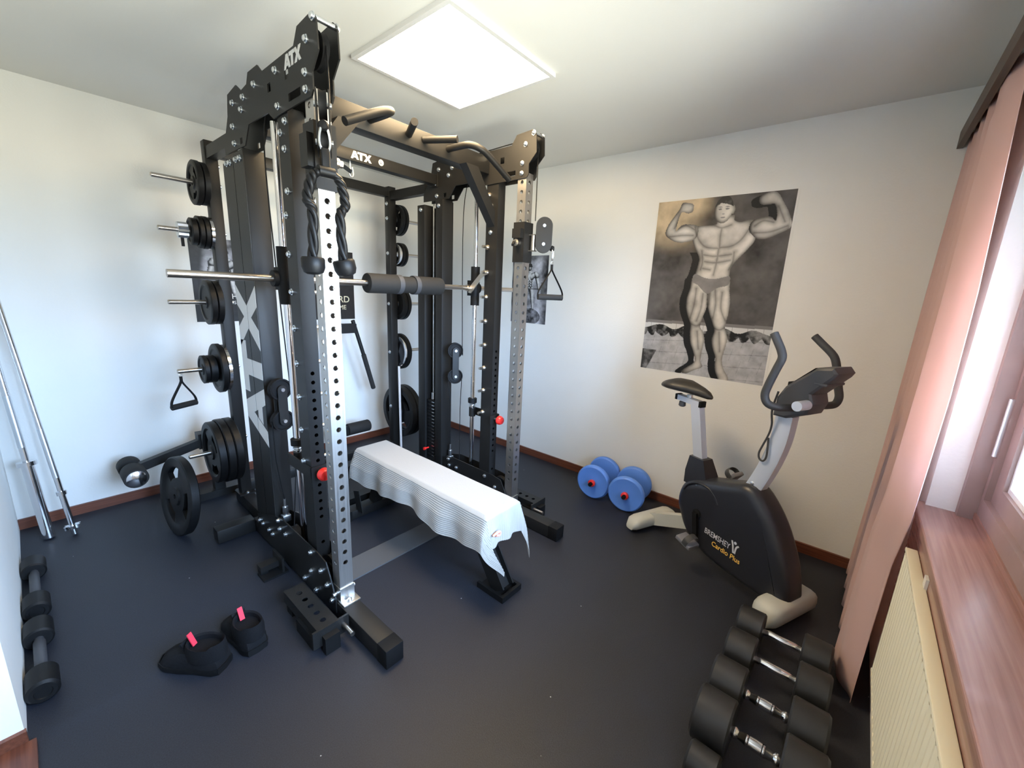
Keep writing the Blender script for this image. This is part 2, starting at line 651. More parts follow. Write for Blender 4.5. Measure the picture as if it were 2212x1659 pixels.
def curtain():
    plan = [(-.02, -3.66), (-.09, -3.625), (-.16, -3.69), (-.24, -3.622), (-.32, -3.692), (-.41, -3.618), (-.50, -3.692), (-.60, -3.612), (-.69, -3.690),
            (-.77, -3.625), (-.83, -3.602), (-.89, -3.606), (-.95, -3.625), (-1.01, -3.650), (-1.045, -3.664)]
    path = smooth_path([(x, y, 0) for x, y in plan], 12)
    nz = 44
    vs, fs = [], []
    for j in range(nz + 1):
        v = j / nz
        z = 0.012 + (2.193 - 0.012) * v
        kx = float(np.interp(z, [0, .6, .80, 1.2, 1.5, 2.05, 2.2], [1.04, 1.06, 1.15, 1.155, 1.10, .90, .86])) / 1.045
        ka = 1 - .55 * v ** 1.5
        for i, p in enumerate(path):
            sway = .006 * math.sin(i * .23 + v * 5)
            y = -3.680 + (p.y + 3.660) * ka + .020 * (1 - v) + sway * (1 - v)
            if v > .95:
                y = min(y, -3.657)
            vs.append((p.x * kx, max(min(y, -3.598), -3.716), z))
    n = len(path)
    for j in range(nz):
        for i in range(n - 1):
            a = j * n + i
            fs.append((a, a + 1, a + n + 1, a + n))
    o = single('curtain', B().add(vs, fs), 'curtain_cloth', 'pink floor-length curtain drawn aside beside the window', 'curtain', (-.5, -3.66, 0), smooth=80)
    s = o.modifiers.new('thickness', 'SOLIDIFY')
    s.thickness = 0.002
    return o

curtain()

# radiator
t = thing('radiator', 'cream ribbed panel radiator under the window sill', 'radiator', (-1.8, -3.70, 0))
vs, fs = [], []
rx0, rx1, rz0, rz1 = -2.62, -1.12, 0.25, 0.70
n = 46 * 4
for z in (rz0, rz1):
    for i in range(n + 1):
        x = rx0 + (rx1 - rx0) * i / n
        vs.append((x, -3.680 + (0.0025 if i % 4 in (1, 2) else -0.0025), z))
for i in range(n):
    fs.append((i, i + 1, n + 2 + i, n + 1 + i))
obj('ribbed_panel', B().add(vs, fs).box(rx0, rx1, -3.700, -3.686, rz0, rz1), 'radiator_paint', t, 0)
obj('top_cover', B().box(rx0, rx1, -3.706, -3.677, rz1, rz1 + .012, .003), 'radiator_paint', t)
obj('bottom_rail', B().box(rx0, rx1, -3.702, -3.677, rz0 - .012, rz0, .003), 'radiator_paint', t)
obj('wall_bracket', B().box(-1.36, -1.33, -3.7065, -3.700, .30, .74), 'rail_white', t)
obj('wall_bracket', B().box(-2.36, -2.33, -3.7065, -3.700, .30, .74), 'rail_white', t)

# ------------------------------------------------------------------ small shared meshes
def shared(name, b, m, smooth=40):
    me = mesh_of(b, name, Vector((0, 0, 0)), smooth)
    me.materials.append(MAT[m])
    return me

def bolt_mesh(axis, r=.0135):
    b = B()
    d = Vector(axis)
    b.lathe([(r, 0), (r, .003), (r * .72, .0032), (r * .72, .009), (r * .45, .012), (0.0001, .0125)], (0, 0, 0), d, 10)
    return shared('bolt', b, 'zinc')

BOLT = {'-x': bolt_mesh((-1, 0, 0)), '+x': bolt_mesh((1, 0, 0)), '-y': bolt_mesh((0, -1, 0)), '+z': bolt_mesh((0, 0, 1))}

def holed_face(b, o, u, w, half_u, w0, w1, centres, r, depth, inward, n=16):
    """flat face spanned by u (half width) and w (length w0..w1 from o) with round holes"""
    o, u, w, inward = Vector(o), Vector(u), Vector(w), Vector(inward)
    centres = sorted(c for c in centres if w0 + r < c < w1 - r)
    a = half_u
    if len(centres) > 1:
        a = min(a, min(c2 - c1 for c1, c2 in zip(centres, centres[1:])) / 2)
    P = lambda s, t: o + u * s + w * t
    def rect(s0, s1, t0, t1):
        if t1 - t0 > 1e-6 and s1 - s0 > 1e-6:
            b.add([P(s0, t0), P(s1, t0), P(s1, t1), P(s0, t1)], [(0, 1, 2, 3)])
    prev = w0
    for c in centres:
        rect(-half_u, half_u, prev, c - a)
        if half_u > a + 1e-6:
            rect(-half_u, -a, c - a, c + a)
            rect(a, half_u, c - a, c + a)
        vs, fs = [], []
        for i in range(n):
            t = 2 * math.pi * i / n
            cx, cy = math.cos(t), math.sin(t)
            k = a / max(abs(cx), abs(cy))
            vs.append(P(cx * k, c + cy * k))
        for i in range(n):
            t = 2 * math.pi * i / n
            vs.append(P(math.cos(t) * r, c + math.sin(t) * r))
        for i in range(n):
            vs.append(vs[n + i] + inward * depth)
        for i in range(n):
            j = (i + 1) % n
            fs.append((i, j, n + j, n + i))
            fs.append((n + i, n + j, 2 * n + j, 2 * n + i))
        b.add(vs, fs)
        prev = c + a
    rect(-half_u, half_u, prev, w1)

def holed_post(x0, x1, y0, y1, z0, z1, hy=(), hx=(), r=.0105, ry=None):
    """hollow post; hy: hole heights on the two y faces, hx: on the two x faces"""
    b = B()
    cx, cy = (x0 + x1) / 2, (y0 + y1) / 2
    hw, hd = (x1 - x0) / 2, (y1 - y0) / 2
    Zv = (0, 0, 1)
    holed_face(b, (cx, y0, 0), (1, 0, 0), Zv, hw, z0, z1, hy, r, .004, (0, 1, 0))
    holed_face(b, (cx, y1, 0), (1, 0, 0), Zv, hw, z0, z1, hy, r, .004, (0, -1, 0))
    holed_face(b, (x0, cy, 0), (0, 1, 0), Zv, hd, z0, z1, hx, r, .004, (1, 0, 0))
    holed_face(b, (x1, cy, 0), (0, 1, 0), Zv, hd, z0, z1, hx, r, .004, (-1, 0, 0))
    b.add([(x0, y0, z0), (x1, y0, z0), (x1, y1, z0), (x0, y1, z0)], [(0, 1, 2, 3)])
    b.add([(x0, y0, z1), (x1, y0, z1), (x1, y1, z1), (x0, y1, z1)], [(0, 1, 2, 3)])
    return b

def holed_obj(name, b, m, parent):
    """like obj() but without normal recalculation (open shells)"""
    org = root_org(parent)
    me = bpy.data.meshes.new(name)
    me.from_pydata([(p - org)[:] for p in b.v], [], b.f)
    me.materials.append(MAT[m])
    o = bpy.data.objects.new(name, me)
    COL.objects.link(o)
    o.parent = parent
    return o

def pulley_shape(b, c, ax, r=.052, w=.022):
    b.lathe([(.008, -w / 2), (r * .35, -w / 2), (r * .4, -w * .3), (r * .8, -w * .3), (r * .86, -w / 2), (r, -w / 2), (r * .9, 0), (r, w / 2),
             (r * .86, w / 2), (r * .8, w * .3), (r * .4, w * .3), (r * .35, w / 2), (.008, w / 2)], Vector(c), ax, 28)
    return b

# ------------------------------------------------------------------ the smith machine / cable rack
XN, XF, XC = -2.066, -0.920, -1.493
rack = thing('smith_machine', 'black steel smith machine and cable rack with silver perforated front posts', 'gym machine', (XC, -1.5, 0))

PLATE = [(-1.957, 2.276), (-1.984, 2.25), (-1.990, 2.162), (-1.942, 2.114), (-1.942, 2.062), (-1.93, 2.046), (-1.61, 2.043), (-1.566, 2.072), (-1.36, 2.072),
         (-1.300, 2.003), (-1.045, 2.005), (-1.045, 2.050), (-1.120, 2.150), (-1.140, 2.232), (-1.250, 2.244), (-1.305, 2.210),
         (-1.371, 2.217), (-1.394, 2.253), (-1.494, 2.253), (-1.534, 2.220), (-1.816, 2.222), (-1.850, 2.268)]
PB = [(-1.967, 2.258), (-1.914, 2.212), (-1.662, 2.189), (-1.896, 2.122), (-1.895, 2.072), (-1.665, 2.072), (-1.456, 2.195), (-1.329, 2.179),
      (-1.202, 2.186), (-1.297, 2.140), (-1.182, 2.098), (-1.184, 2.030)]
SLOT = [(-1.765, -1.735, 2.140, 2.172), (-1.607, -1.577, 2.136, 2.166), (-1.850, -1.755, 2.066, 2.092), (-1.275, -1.248, 2.016, 2.040)]
LOW = [(-1.02, 0.03), (-1.02, 0.15), (-1.26, 0.235), (-1.37, 0.262), (-1.76, 0.256), (-1.835, 0.245), (-1.868, 0.19), (-1.91, 0.10), (-1.91, 0.03)]
LB = [(-1.052, .123), (-1.101, .122), (-1.188, .121), (-1.235, .116), (-1.329, .236), (-1.339, .192), (-1.414, .195), (-1.694, .227), (-1.688, .127),
      (-1.789, .18), (-1.61, .049), (-1.726, .045), (-1.844, .137), (-1.879, .079)]
PIN = [.663, .810, .958, 1.105, 1.254, 1.402, 1.549, 1.696, 1.988]

def poly_with_slots(poly, slots):
    """a flat polygon mesh with rectangular slots cut through (bmesh triangle fill)"""
    bm = bmesh.new()
    edges = []
    for ring in [poly] + [[(a, c), (b_, c), (b_, d_), (a, d_)] for a, b_, c, d_ in slots]:
        vv = [bm.verts.new((0, y, z)) for y, z in ring]
        for i in range(len(vv)):
            edges.append(bm.edges.new((vv[i], vv[(i + 1) % len(vv)])))
    bmesh.ops.triangle_fill(bm, use_beauty=True, use_dissolve=False, edges=edges)
    bm.verts.index_update()
    vs = [v.co.copy() for v in bm.verts]
    fs = [[v.index for v in f.verts] for f in bm.faces]
    be = [(e.verts[0].index, e.verts[1].index) for e in bm.edges if len(e.link_faces) == 1]
    bm.free()
    return vs, fs, be

PV, PF, PE = poly_with_slots(PLATE, SLOT)

def gusset(x0, x1):
    b = B()
    n = len(PV)
    b.add([(x0, v.y, v.z) for v in PV] + [(x1, v.y, v.z) for v in PV],
          PF + [[n + i for i in f] for f in PF] + [(a, c, n + c, n + a) for a, c in PE])
    return b

def side(xs, out):
    near = out < 0
    X = lambda o: xs + out * o
    def bx(b, o0, o1, y0, y1, z0, z1, bev=0):
        a, c = sorted((X(o0), X(o1)))
        return b.box(a, c, y0, y1, z0, z1, bev)
    od = '-x' if near else '+x'
    idr = '+x' if near else '-x'
    # base
    obj('foot_beam', bx(B(), -.036, .041, -2.285, -.92, 0.004, .080, .003), 'black_coat', rack)
    o = obj('end_cap', bx(B(), -.0365, .0415, -2.289, -2.225, 0, .0825, .003), 'black_flat', rack)
    obj('side_foot', bx(B(), .041, .228, -.945, -.868, .003, .080, .003), 'black_coat', rack)
    obj('rear_foot_beam', bx(B(), -.070, -.004, -.92, -.46, .003, .080, .003), 'black_coat', rack)
    # front silver post
    zs = [.268 + .0503 * i for i in range(36)]
    p = holed_obj('front_post', holed_post(xs - .030, xs + .030, -1.925, -1.865, .085, 2.075, zs, zs), 'brushed_steel', rack)
    p['label'] = 'silver perforated front post'
    obj('post_base_plate', bx(B(), -.042, .036, -1.965, -1.862, .080, .088, .002).box(xs - .032, xs + .032, -1.930, -1.8651, .088, .15), 'brushed_steel', p)
    put('bolt', BOLT['+z'], p, (xs, -1.945, .088))
    obj('axle_stub', B().cyl((xs - .05, -1.895, .115), (xs + .05, -1.895, .115), .009, 10), 'zinc', p)
    # mid post (smith upright)
    hz = [.403 + .0392 * i for i in range(18)] + [.274]
    q = holed_obj('smith_upright', holed_post(xs - .030, xs + .030, -1.722, -1.630, .080, 2.060, hz, (), .0085), 'black_coat', rack)
    for z in PIN:
        pb = B().cyl((X(-.030), -1.650, z), (X(-.036), -1.650, z), .015, 16).cyl((X(-.036), -1.650, z), (X(-.046), -1.650, z), .0145, 16, .010) \
            .cyl((X(-.046), -1.650, z), (X(-.075), -1.650, z), .0085, 12)
        obj('catch_pin', pb, 'pin_steel', q)
        put('bolt', BOLT[od], q, (X(.030), -1.652, z))
    for z in (1.780, 1.928):
        put('bolt', BOLT[od], q, (X(.030), -1.682, z))
        put('bolt', BOLT[idr], q, (X(-.030), -1.670, z))
    put('bolt', BOLT[od], q, (X(.030), -1.700, 2.018))
    # guide rod, spring and stops
    obj('guide_rod', B().cyl((xs, -1.520, .11), (xs, -1.520, 2.06), .0148, 20), 'chrome', rack)
    obj('rod_foot', B().cyl((xs, -1.520, .10), (xs, -1.520, .115), .03, 20), 'black_flat', rack)
    sp = []
    for i in range(49):
        a_ = i / 48 * 2 * math.pi * 3
        sp.append((xs + .020 * math.cos(a_), -1.520 + .020 * math.sin(a_), .665 + .032 * i / 48))
    st = obj('safety_stop', bx(bx(B(), .031, .037, -1.735, -1.490, .600, .655), -.045, .037, -1.733, -1.727, .600, .655)
             .cyl((xs, -1.520, .600), (xs, -1.520, .660), .022, 20), 'black_coat', rack)
    obj('stop_collar', B().lathe([(.016, .695), (.030, .695), (.030, .725), (.016, .725)], (xs, -1.52, 0), (0, 0, 1), 20, True), 'black_flat', st)
    obj('stop_spring', B().tube(sp, .003, 6), 'zinc', st)
    kn = B().cyl((X(.0), -1.733, .628), (X(.0), -1.760, .628), .009, 12)
    obj('knob_shaft', kn, 'zinc', st)
    obj('stop_knob', B().lathe([(.010, 0), (.020, .004), (.029, .014), (.029, .028), (.022, .040), (.0001, .044)], (X(.0), -1.752, .628), (0, -1, 0), 20),
        'red_plastic', st, label='red star knob')
    # upper gusset plates
    for o0, o1, outer in ((.032, .037, True), (-.037, -.032, False)):
        g = obj('gusset_plate', gusset(X(o0), X(o1)), 'black_coat', rack, 0)
        for y, z in PB:
            if outer:
                put('bolt', BOLT[od], g, (X(.037), y, z))
            elif (y, z) in PB[:5] or y > -1.35:
                put('bolt', BOLT[idr], g, (X(-.037), y, z))
        if outer and near:
            lb = B()
            logo(lb, (X(.0372), -1.738, 2.168), (0, -1, 0), (0, 0, 1), .135, .044)
            obj('lettering', lb, 'logo_grey', g, 0, label='grey ATX lettering')
    obj('spacer_rod', B().cyl((X(-.032), -1.967, 2.258), (X(.032), -1.967, 2.258), .008, 12), 'zinc', rack)
    for y, z, r in ((-1.915, 2.190, .058), (-1.475, 2.190, .045), (-1.20, 2.170, .045)):
        obj('top_pulley', pulley_shape(B(), (xs, y, z), (1, 0, 0), r), 'black_flat', rack)
    # weight tower
    obj('tower_channel', bx(B(), -.055, .033, -1.262, -1.192, .080, 2.003, .003), 'black_coat', rack)
    obj('tower_channel', bx(B(), -.055, .033, -1.078, -1.000, .080, 1.985, .003), 'black_coat', rack)
    fr = obj('tower_cover', bx(B(), .033, .037, -1.262, -1.139, .15, 1.995), 'black_coat', rack)
    rr = obj('tower_cover', bx(B(), .033, .037, -1.133, -.996, .15, 1.975), 'black_coat', rack)
    if near:
        # big lettering reading upwards, cut by the seam of the two covers
        for part, ya, yb in ((fr, -1.262, -1.1385), (rr, -1.1335, -.996)):
            lb = B()
            for ch, off in (('A', 0), ('T', .84), ('X', 1.62)):
                P = [(-1.262 + .262 * y, .615 + (x + off) / 2.62 * .80) for x, y in LET[ch]]
                P = clip_y(P, ya, yb)
                if len(P) > 2:
                    lb.prism(P, 'x', X(.0371), X(.0378))
            obj('lettering', lb, 'logo_grey', part, 0, label='large pale ATX lettering')
    for y in (-1.227, -1.177, -1.097, -1.054):
        put('bolt', BOLT[od], fr if y < -1.136 else rr, (X(.037), y, 1.965))
    for y, c in ((-1.04, rr), (-1.225, fr)):
        put('bolt', BOLT[idr], c, (X(-.055), y, 1.955 if y > -1.1 else 1.965))
    # weight stack
    ws = []
    for i in range(20):
        z = .115 + i * .0262
        ws.append(obj('stack_weight', bx(B(), -.040, .028, -1.190, -1.080, z, z + .0245, .003), 'black_flat', rack))
        obj('stack_mark', bx(B(), -.0408, -.0400, -1.165, -1.138, z + .010, z + .0145), 'zinc', ws[-1], 0)
    obj('selector_pin', B().cyl((X(-.040), -1.10, .26), (X(-.07), -1.10, .26), .006, 10).cyl((X(-.070), -1.10, .26), (X(-.085), -1.10, .26), .011, 12), 'red_plastic', rack, label='red selector pin')
    obj('stack_rod', B().cyl((X(-.01), -1.12, .62), (X(-.01), -1.12, 1.98), .006, 10).cyl((X(-.01), -1.12, .64), (X(-.01), -1.12, .69), .016, 12), 'zinc', rack)
    # lower plates and bolts
    for o0, o1, outer in ((.041, .046, True), (-.041, -.036, False)):
        a, c = sorted((X(o0), X(o1)))
        g = obj('lower_plate', B().prism(LOW, 'x', a, c), 'black_coat', rack, 0)
        for y, z in LB:
            if outer:
                put('bolt', BOLT[od], g, (X(.046), y, z))
            elif y < -1.3:
                put('bolt', BOLT[idr], g, (X(-.041), y, z))
    obj('low_pulley', pulley_shape(B(), (xs, -1.805, .185), (1, 0, 0), .062, .03), 'black_flat', rack)
    obj('low_pulley', pulley_shape(B(), (xs, -1.41, .165), (1, 0, 0), .055, .03), 'black_flat', rack)
    obj('cable_anchor', B().cyl((xs, -1.30, .235), (xs, -1.30, .285), .014, 14).cyl((xs, -1.30, .285), (xs, -1.30, .33), .006, 10)
        .box(xs - .02, xs + .02, -1.32, -1.28, .205, .24, .003), 'zinc', rack)
    # travelling double pulley
    cx, cy, z1, z2 = X(-.005), -1.345, .930, .772
    if not near:
        z1, z2 = 1.030, .850
    ang = math.radians(8 if near else -28)
    e = Vector((math.cos(ang), math.sin(ang), 0))
    nn = Vector((-e.y, e.x, 0))
    c1, c2 = Vector((cx, cy, z1)), Vector((cx, cy, z2))
    dp = B()
    for sgn in (-1, 1):
        f0 = c1 + nn * (.018 * sgn)
        ring = []
        for i in range(9):
            t_ = math.pi * i / 8
            ring.append(c1 + e * (.022 * math.cos(t_)) + Vector((0, 0, .022 * math.sin(t_))))
        for i in range(9):
            t_ = math.pi + math.pi * i / 8
            ring.append(c2 + e * (.022 * math.cos(t_)) + Vector((0, 0, .022 * math.sin(t_))))
        dp.loft([[q_ + nn * (.018 * sgn) for q_ in ring], [q_ + nn * (.022 * sgn) for q_ in ring]])
    pb = obj('pulley_bracket', dp, 'black_coat', rack)
    for c in (c1, c2):
        w = obj('pulley_wheel', pulley_shape(B(), c, nn, .053, .028), 'black_flat', pb)
        obj('pulley_bolt', B().cyl(c - nn * .030, c + nn * .030, .009, 12), 'zinc', pb)
    # cables
    cr = .0028
    obj('cable', B().tube(smooth_path([(xs, -1.52, 2.19), (xs, -1.47, 2.145), (xs, -1.40, 1.9), c1 + e * .05 + Vector((0, 0, .03)), c1 + e * .05,
                                       c1 - Vector((0, 0, .052)), c1 - e * .05], 5), cr, 6), 'black_flat', rack)
    obj('cable', B().tube([c2 - e * .05, (cx - e.x * .045, cy, z2 - .2), (xs, -1.30, .33)], cr, 6), 'black_flat', rack)
    obj('cable', B().tube([c2 + e * .05, (cx + e.x * .04, cy - .02, z2 - .25), (xs, -1.40, .215)], cr, 6), 'black_flat', rack)
    obj('cable', B().tube([(X(-.01), -1.12, 1.98), (X(-.01), -1.16, 2.17), (X(-.01), -1.20, 2.217)], cr, 6), 'black_flat', rack)
    obj('cable', B().tube([(xs, -1.475, 2.236), (xs, -1.70, 2.243), (xs, -1.915, 2.249)], cr, 6), 'black_flat', rack)
    zc = 1.90 if near else 1.757
    obj('cable', B().tube([(xs, -1.9735, 2.19), (xs, -1.978, zc + .07)], cr, 6), 'black_flat', rack)
    obj('cable', B().tube([(xs, -1.840, zc - .1), (xs, -1.842, .185)], cr, 6), 'black_flat', rack)
    # cable carriage on the silver post
    z0, z1 = (1.762, 1.975) if near else (1.607, 1.822)
    cb = B()
    for lo, hi, ya, yb in ((-.039, -.031, -1.934, -1.856), (.031, .039, -1.934, -1.856), (-.031, .031, -1.934, -1.9255), (-.031, .031, -1.8645, -1.856)):
        cb.box(xs + lo, xs + hi, ya, yb, z0, z1)
    cg = obj('cable_carriage', cb, 'black_coat', rack)
    if near:
        obj('carriage_tab', B().box(xs - .060, xs - .039, -1.925, -1.87, 1.83, 1.935), 'black_coat', cg)
    else:
        obj('carriage_tab', B().box(xs - .039 - .028, xs - .039, -1.93, -1.87, 1.735, 1.785), 'black_coat', cg)
    zp = 1.868 if near else 1.712
    sgn = 1 if near else -1
    obj('lock_pin', B().cyl((xs + sgn * .039, -1.895, zp), (xs + sgn * .062, -1.895, zp), .019, 16).cyl((xs + sgn * .062, -1.895, zp), (xs + sgn * .078, -1.895, zp), .013, 8), 'pin_steel', cg)
    obj('lock_lever', B().bar((xs + sgn * .076, -1.895, zp), (xs + sgn * .106, -1.91, zp - .02), .012, .012), 'black_flat', cg)
    a = math.radians(-28 if near else 38)
    e = Vector((math.sin(a), -math.cos(a), 0))
    nn = Vector((e.y, -e.x, 0))
    hg = Vector((xs - .012, -1.955, 0)) if near else Vector((xs + .02, -1.955, 0))
    zc = (z0 + z1) / 2
    obj('hinge', B().box(hg.x - .015, hg.x + .015, -1.97, -1.934, zc - .045, zc - .040).box(hg.x - .015, hg.x + .015, -1.97, -1.934, zc + .040, zc + .045)
        .cyl((hg.x, hg.y, zc - .04), (hg.x, hg.y, zc + .04), .013, 14), 'pin_steel', cg)
    zt, zb = (2.000, 1.890) if near else (1.807, 1.709)
    m0 = hg + e * .058
    hb_ = B()
    for s_ in (-1, 1):
        ring = []
        for i in range(13):
            t_ = math.pi * i / 12
            ring.append(m0 + e * (.046 * math.cos(t_)) + Vector((0, 0, zt + .046 * math.sin(t_))))
        for i in range(13):
            t_ = math.pi + math.pi * i / 12
            ring.append(m0 + e * (.046 * math.cos(t_)) + Vector((0, 0, zb + .046 * math.sin(t_))))
        hb_.loft([[q_ + nn * (.017 * s_) for q_ in ring], [q_ + nn * (.021 * s_) for q_ in ring]])
    pk = obj('pulley_housing', hb_, 'black_coat', cg)
    for z in (zt, zb):
        c = m0 + Vector((0, 0, z))
        obj('pulley_wheel', pulley_shape(B(), c, nn, .043, .024), 'black_flat', cg)
        obj('pulley_bolt', B().cyl(c - nn * .027, c + nn * .027, .009, 12), 'zinc', cg)
    tip = m0 + e * .05 + Vector((0, 0, zb - .02 if not near else 1.925))
    obj('cable_stop', B().lathe([(.001, -.014), (.012, -.012), (.0165, 0), (.012, .012), (.001, .014)], tip, e, 14), 'black_flat', cg)
    return tip

def clip_y(P, ya, yb):
    def cut(Q, lim, keep_gt):
        R = []
        for i in range(len(Q)):
            a, c = Q[i], Q[(i + 1) % len(Q)]
            ia = (a[0] >= lim) if keep_gt else (a[0] <= lim)
            ic = (c[0] >= lim) if keep_gt else (c[0] <= lim)
            if ia:
                R.append(a)
            if ia != ic:
                t_ = (lim - a[0]) / (c[0] - a[0])
                R.append((lim, a[1] + t_ * (c[1] - a[1])))
        return R
    P = cut(P, ya, True)
    return cut(P, yb, False) if P else P

TIP_N = side(XN, -1)
TIP_F = side(XF, 1)

# beams between the two sides
pb = obj('pull_up_beam', B().box(XN + .037, XF - .037, -1.650, -1.570, 2.100, 2.190, .003), 'black_coat', rack)
for s_, cx in ((-1, XN), (1, XF)):
    i = -s_
    # slanting braces from beam to upright
    b = B()
    xo = cx + i * .030
    xi = cx + i * .265
    P = [(xi - i * .0, 2.100), (xi - i * .09, 2.100), (xo, 1.895), (xo, 1.810)]
    b.prism(P, 'y', -1.700, -1.645)
    obj('brace', b, 'black_coat', pb)
    # long outer grips
    path = [(cx + i * .348, -1.648, 2.15), (cx + i * .350, -1.74, 2.148), (cx + i * .345, -1.805, 2.145), (cx + i * .318, -1.845, 2.132), (cx + i * .26, -1.858, 2.108), (cx + i * .109, -1.870, 2.027)]
    obj('pull_up_grip', B().tube(smooth_path(path, 6), .0165, 14), 'black_coat', pb)
for x0, x1 in ((-1.512, -1.592), (-1.426, -1.340)):
    obj('neutral_grip', B().cyl((x0, -1.648, 2.15), (x1, -1.80, 2.15), .0165, 16), 'black_coat', pb)
cb = obj('cross_beam', B().box(XN + .037, XF - .037, -1.190, -1.130, 2.096, 2.156, .003), 'black_coat', rack)
obj('beam_flange', B().box(XF - .048, XF - .038, -1.198, -1.122, 2.085, 2.165), 'black_coat', cb)
lb = B()
logo(lb, (-1.556, -1.1902, 2.108), (1, 0, 0), (0, 0, 1), .124, .040, .001)
obj('lettering', lb, 'logo_white', cb, 0, label='white ATX lettering')
em = B().lathe([(.0165, 0), (.0165, .0012)], (-1.371, -1.1902, 2.128), (0, -1, 0), 24)
obj('emblem', em, 'logo_white', cb, 0, label='round white emblem')
eb = B()
eb.lathe([(.0115, .0013), (.0130, .0013), (.0130, .0018), (.0115, .0018)], (-1.371, -1.1902, 2.128), (0, -1, 0), 20, True)
eb.box(-1.376, -1.373, -1.1918, -1.1914, 2.121, 2.135).box(-1.376, -1.366, -1.1918, -1.1914, 2.121, 2.124)
obj('emblem_mark', eb, 'black_flat', cb, 0)
obj('cable_hook', B().tube(smooth_path([(-1.545, -1.16, 2.096), (-1.545, -1.16, 2.06), (-1.550, -1.16, 2.035), (-1.538, -1.16, 2.02), (-1.528, -1.16, 2.035), (-1.533, -1.16, 2.07)], 4), .004, 6), 'zinc', cb)
obj('base_cross_plate', B().box(XN + .036, XF - .036, -1.740, -1.580, .001, .008), 'plate_grey', rack)
obj('base_cross_beam', B().box(XN + .036, XF - .036, -1.10, -1.02, .003, .070), 'black_coat', rack)

# storage posts at the rear
PEGZ = [1.946, 1.690, 1.305, .918, .400]
for cx, s_, tip in ((-2.030, -1, -2.295), (-.885, 1, -.617)):
    sp = obj('storage_post', B().box(cx - .030, cx + .030, -.575, -.515, .080, 2.170, .003), 'black_coat', rack)
    for z in PEGZ:
        b = B().cyl((cx + s_ * .030, -.545, z), (tip, -.545, z), .0125, 16)
        b.lathe([(.0125, 0), (.010, .004), (.0001, .006)], (tip, -.545, z), (s_, 0, 0), 16)
        obj('storage_peg', b, 'peg_steel', sp)
    for z in (2.12, 2.05, 1.946, 1.69, 1.305, .918, .46):
        put('bolt', BOLT['+x' if s_ < 0 else '-x'], sp, (cx - s_ * .030, -.548, z))
    obj('post_shoe', B().box(cx - .045, cx + .045, -.60, -.49, .080, .088), 'black_coat', sp)
    put('bolt', BOLT['+z'], sp, (cx, -.588, .088))
    obj('side_tie', B().box(cx - .025, cx + .025, -1.0, -.575, 2.075, 2.135), 'black_coat', rack)
obj('rear_top_beam', B().box(-2.0, -.915, -.575, -.515, 2.096, 2.157, .003), 'black_coat', rack)
obj('rear_low_beam', B().box(-2.0, -.915, -.570, -.52, .090, .150, .003), 'black_coat', rack)

# smith bar with its two carriages
sb = obj('smith_bar', B().cyl((-2.464, -1.500, 1.453), (-.520, -1.500, 1.453), .0150, 20), 'peg_steel', rack, label='steel smith bar')
for xs, out in ((XN, -1), (XF, 1)):
    cg = obj('bar_carriage', B().lathe([(.0155, 1.345), (.028, 1.345), (.028, 1.585), (.0155, 1.585)], (xs, -1.520, 0), (0, 0, 1), 20, True)
             .box(xs - .026, xs + .026, -1.515, -1.475, 1.405, 1.500), 'black_flat', sb)
    obj('bar_collar', B().cyl((xs + out * .028, -1.5, 1.453), (xs + out * .045, -1.5, 1.453), .034, 22), 'black_flat', sb)
    hk = B()
    i = -out
    P = [(-1.505, 1.425), (-1.53, 1.47), (-1.60, 1.535), (-1.64, 1.565), (-1.662, 1.560), (-1.662, 1.535), (-1.645, 1.532), (-1.62, 1.515), (-1.56, 1.455), (-1.53, 1.42)]
    a, c = sorted((xs + i * .040, xs + i * .048))
    hk.prism(P, 'x', a, c)
    obj('catch_hook', hk, 'pin_steel', sb)
    obj('hook_collar', B().cyl((xs + i * .028, -1.5, 1.453), (xs + i * .056, -1.5, 1.453), .021, 18), 'pin_steel', sb)

# foam pad on the bar
pd = B()
pr_ = [(.0165, -.238), (.048, -.238), (.050, -.232), (.050, -.045), (.044, -.040), (.044, .040), (.050, .045), (.050, .232), (.048, .238), (.0165, .238)]
pd.lathe(pr_, (-1.432, -1.5, 1.453), (1, 0, 0), 32, True)
pad = thing('barbell_pad', 'thick charcoal foam pad wrapped around the middle of the smith bar', 'barbell pad', (-1.432, -1.5, 1.403))
obj('foam_body', pd, 'foam', pad)
for x in (-1.487, -1.377):
    obj('strap', B().lathe([(.0485, -.014), (.0515, -.014), (.0515, .014), (.0485, .014)], (x, -1.5, 1.453), (1, 0, 0), 28, True), 'console_grey', pad)

# ------------------------------------------------------------------ attachments
def carabiner(top, h, w, label, u=(1, 0, 0)):
    top, u = Vector(top), Vector(u).normalized()
    P = []
    for k in range(20):
        a = 2 * math.pi * k / 20
        ww = w / 2 * (1.0 - .25 * math.cos(a))
        P.append(top + Vector((0, 0, -h / 2 + h / 2 * math.cos(a))) + u * (ww * math.sin(a)))
    return single('carabiner', B().tube(P, .0038, 8, True), 'zinc', label, 'carabiner', top - Vector((0, 0, h)))

carabiner(TIP_N + Vector((0, -.004, .004)), .080, .034, 'large silver carabiner on the raised cable pulley, holding the rope')
carabiner(TIP_F + Vector((.004, -.004, .004)), .072, .032, 'silver carabiner under the dark rounded pulley housing, holding the hand grip', (.7, .3, 0))

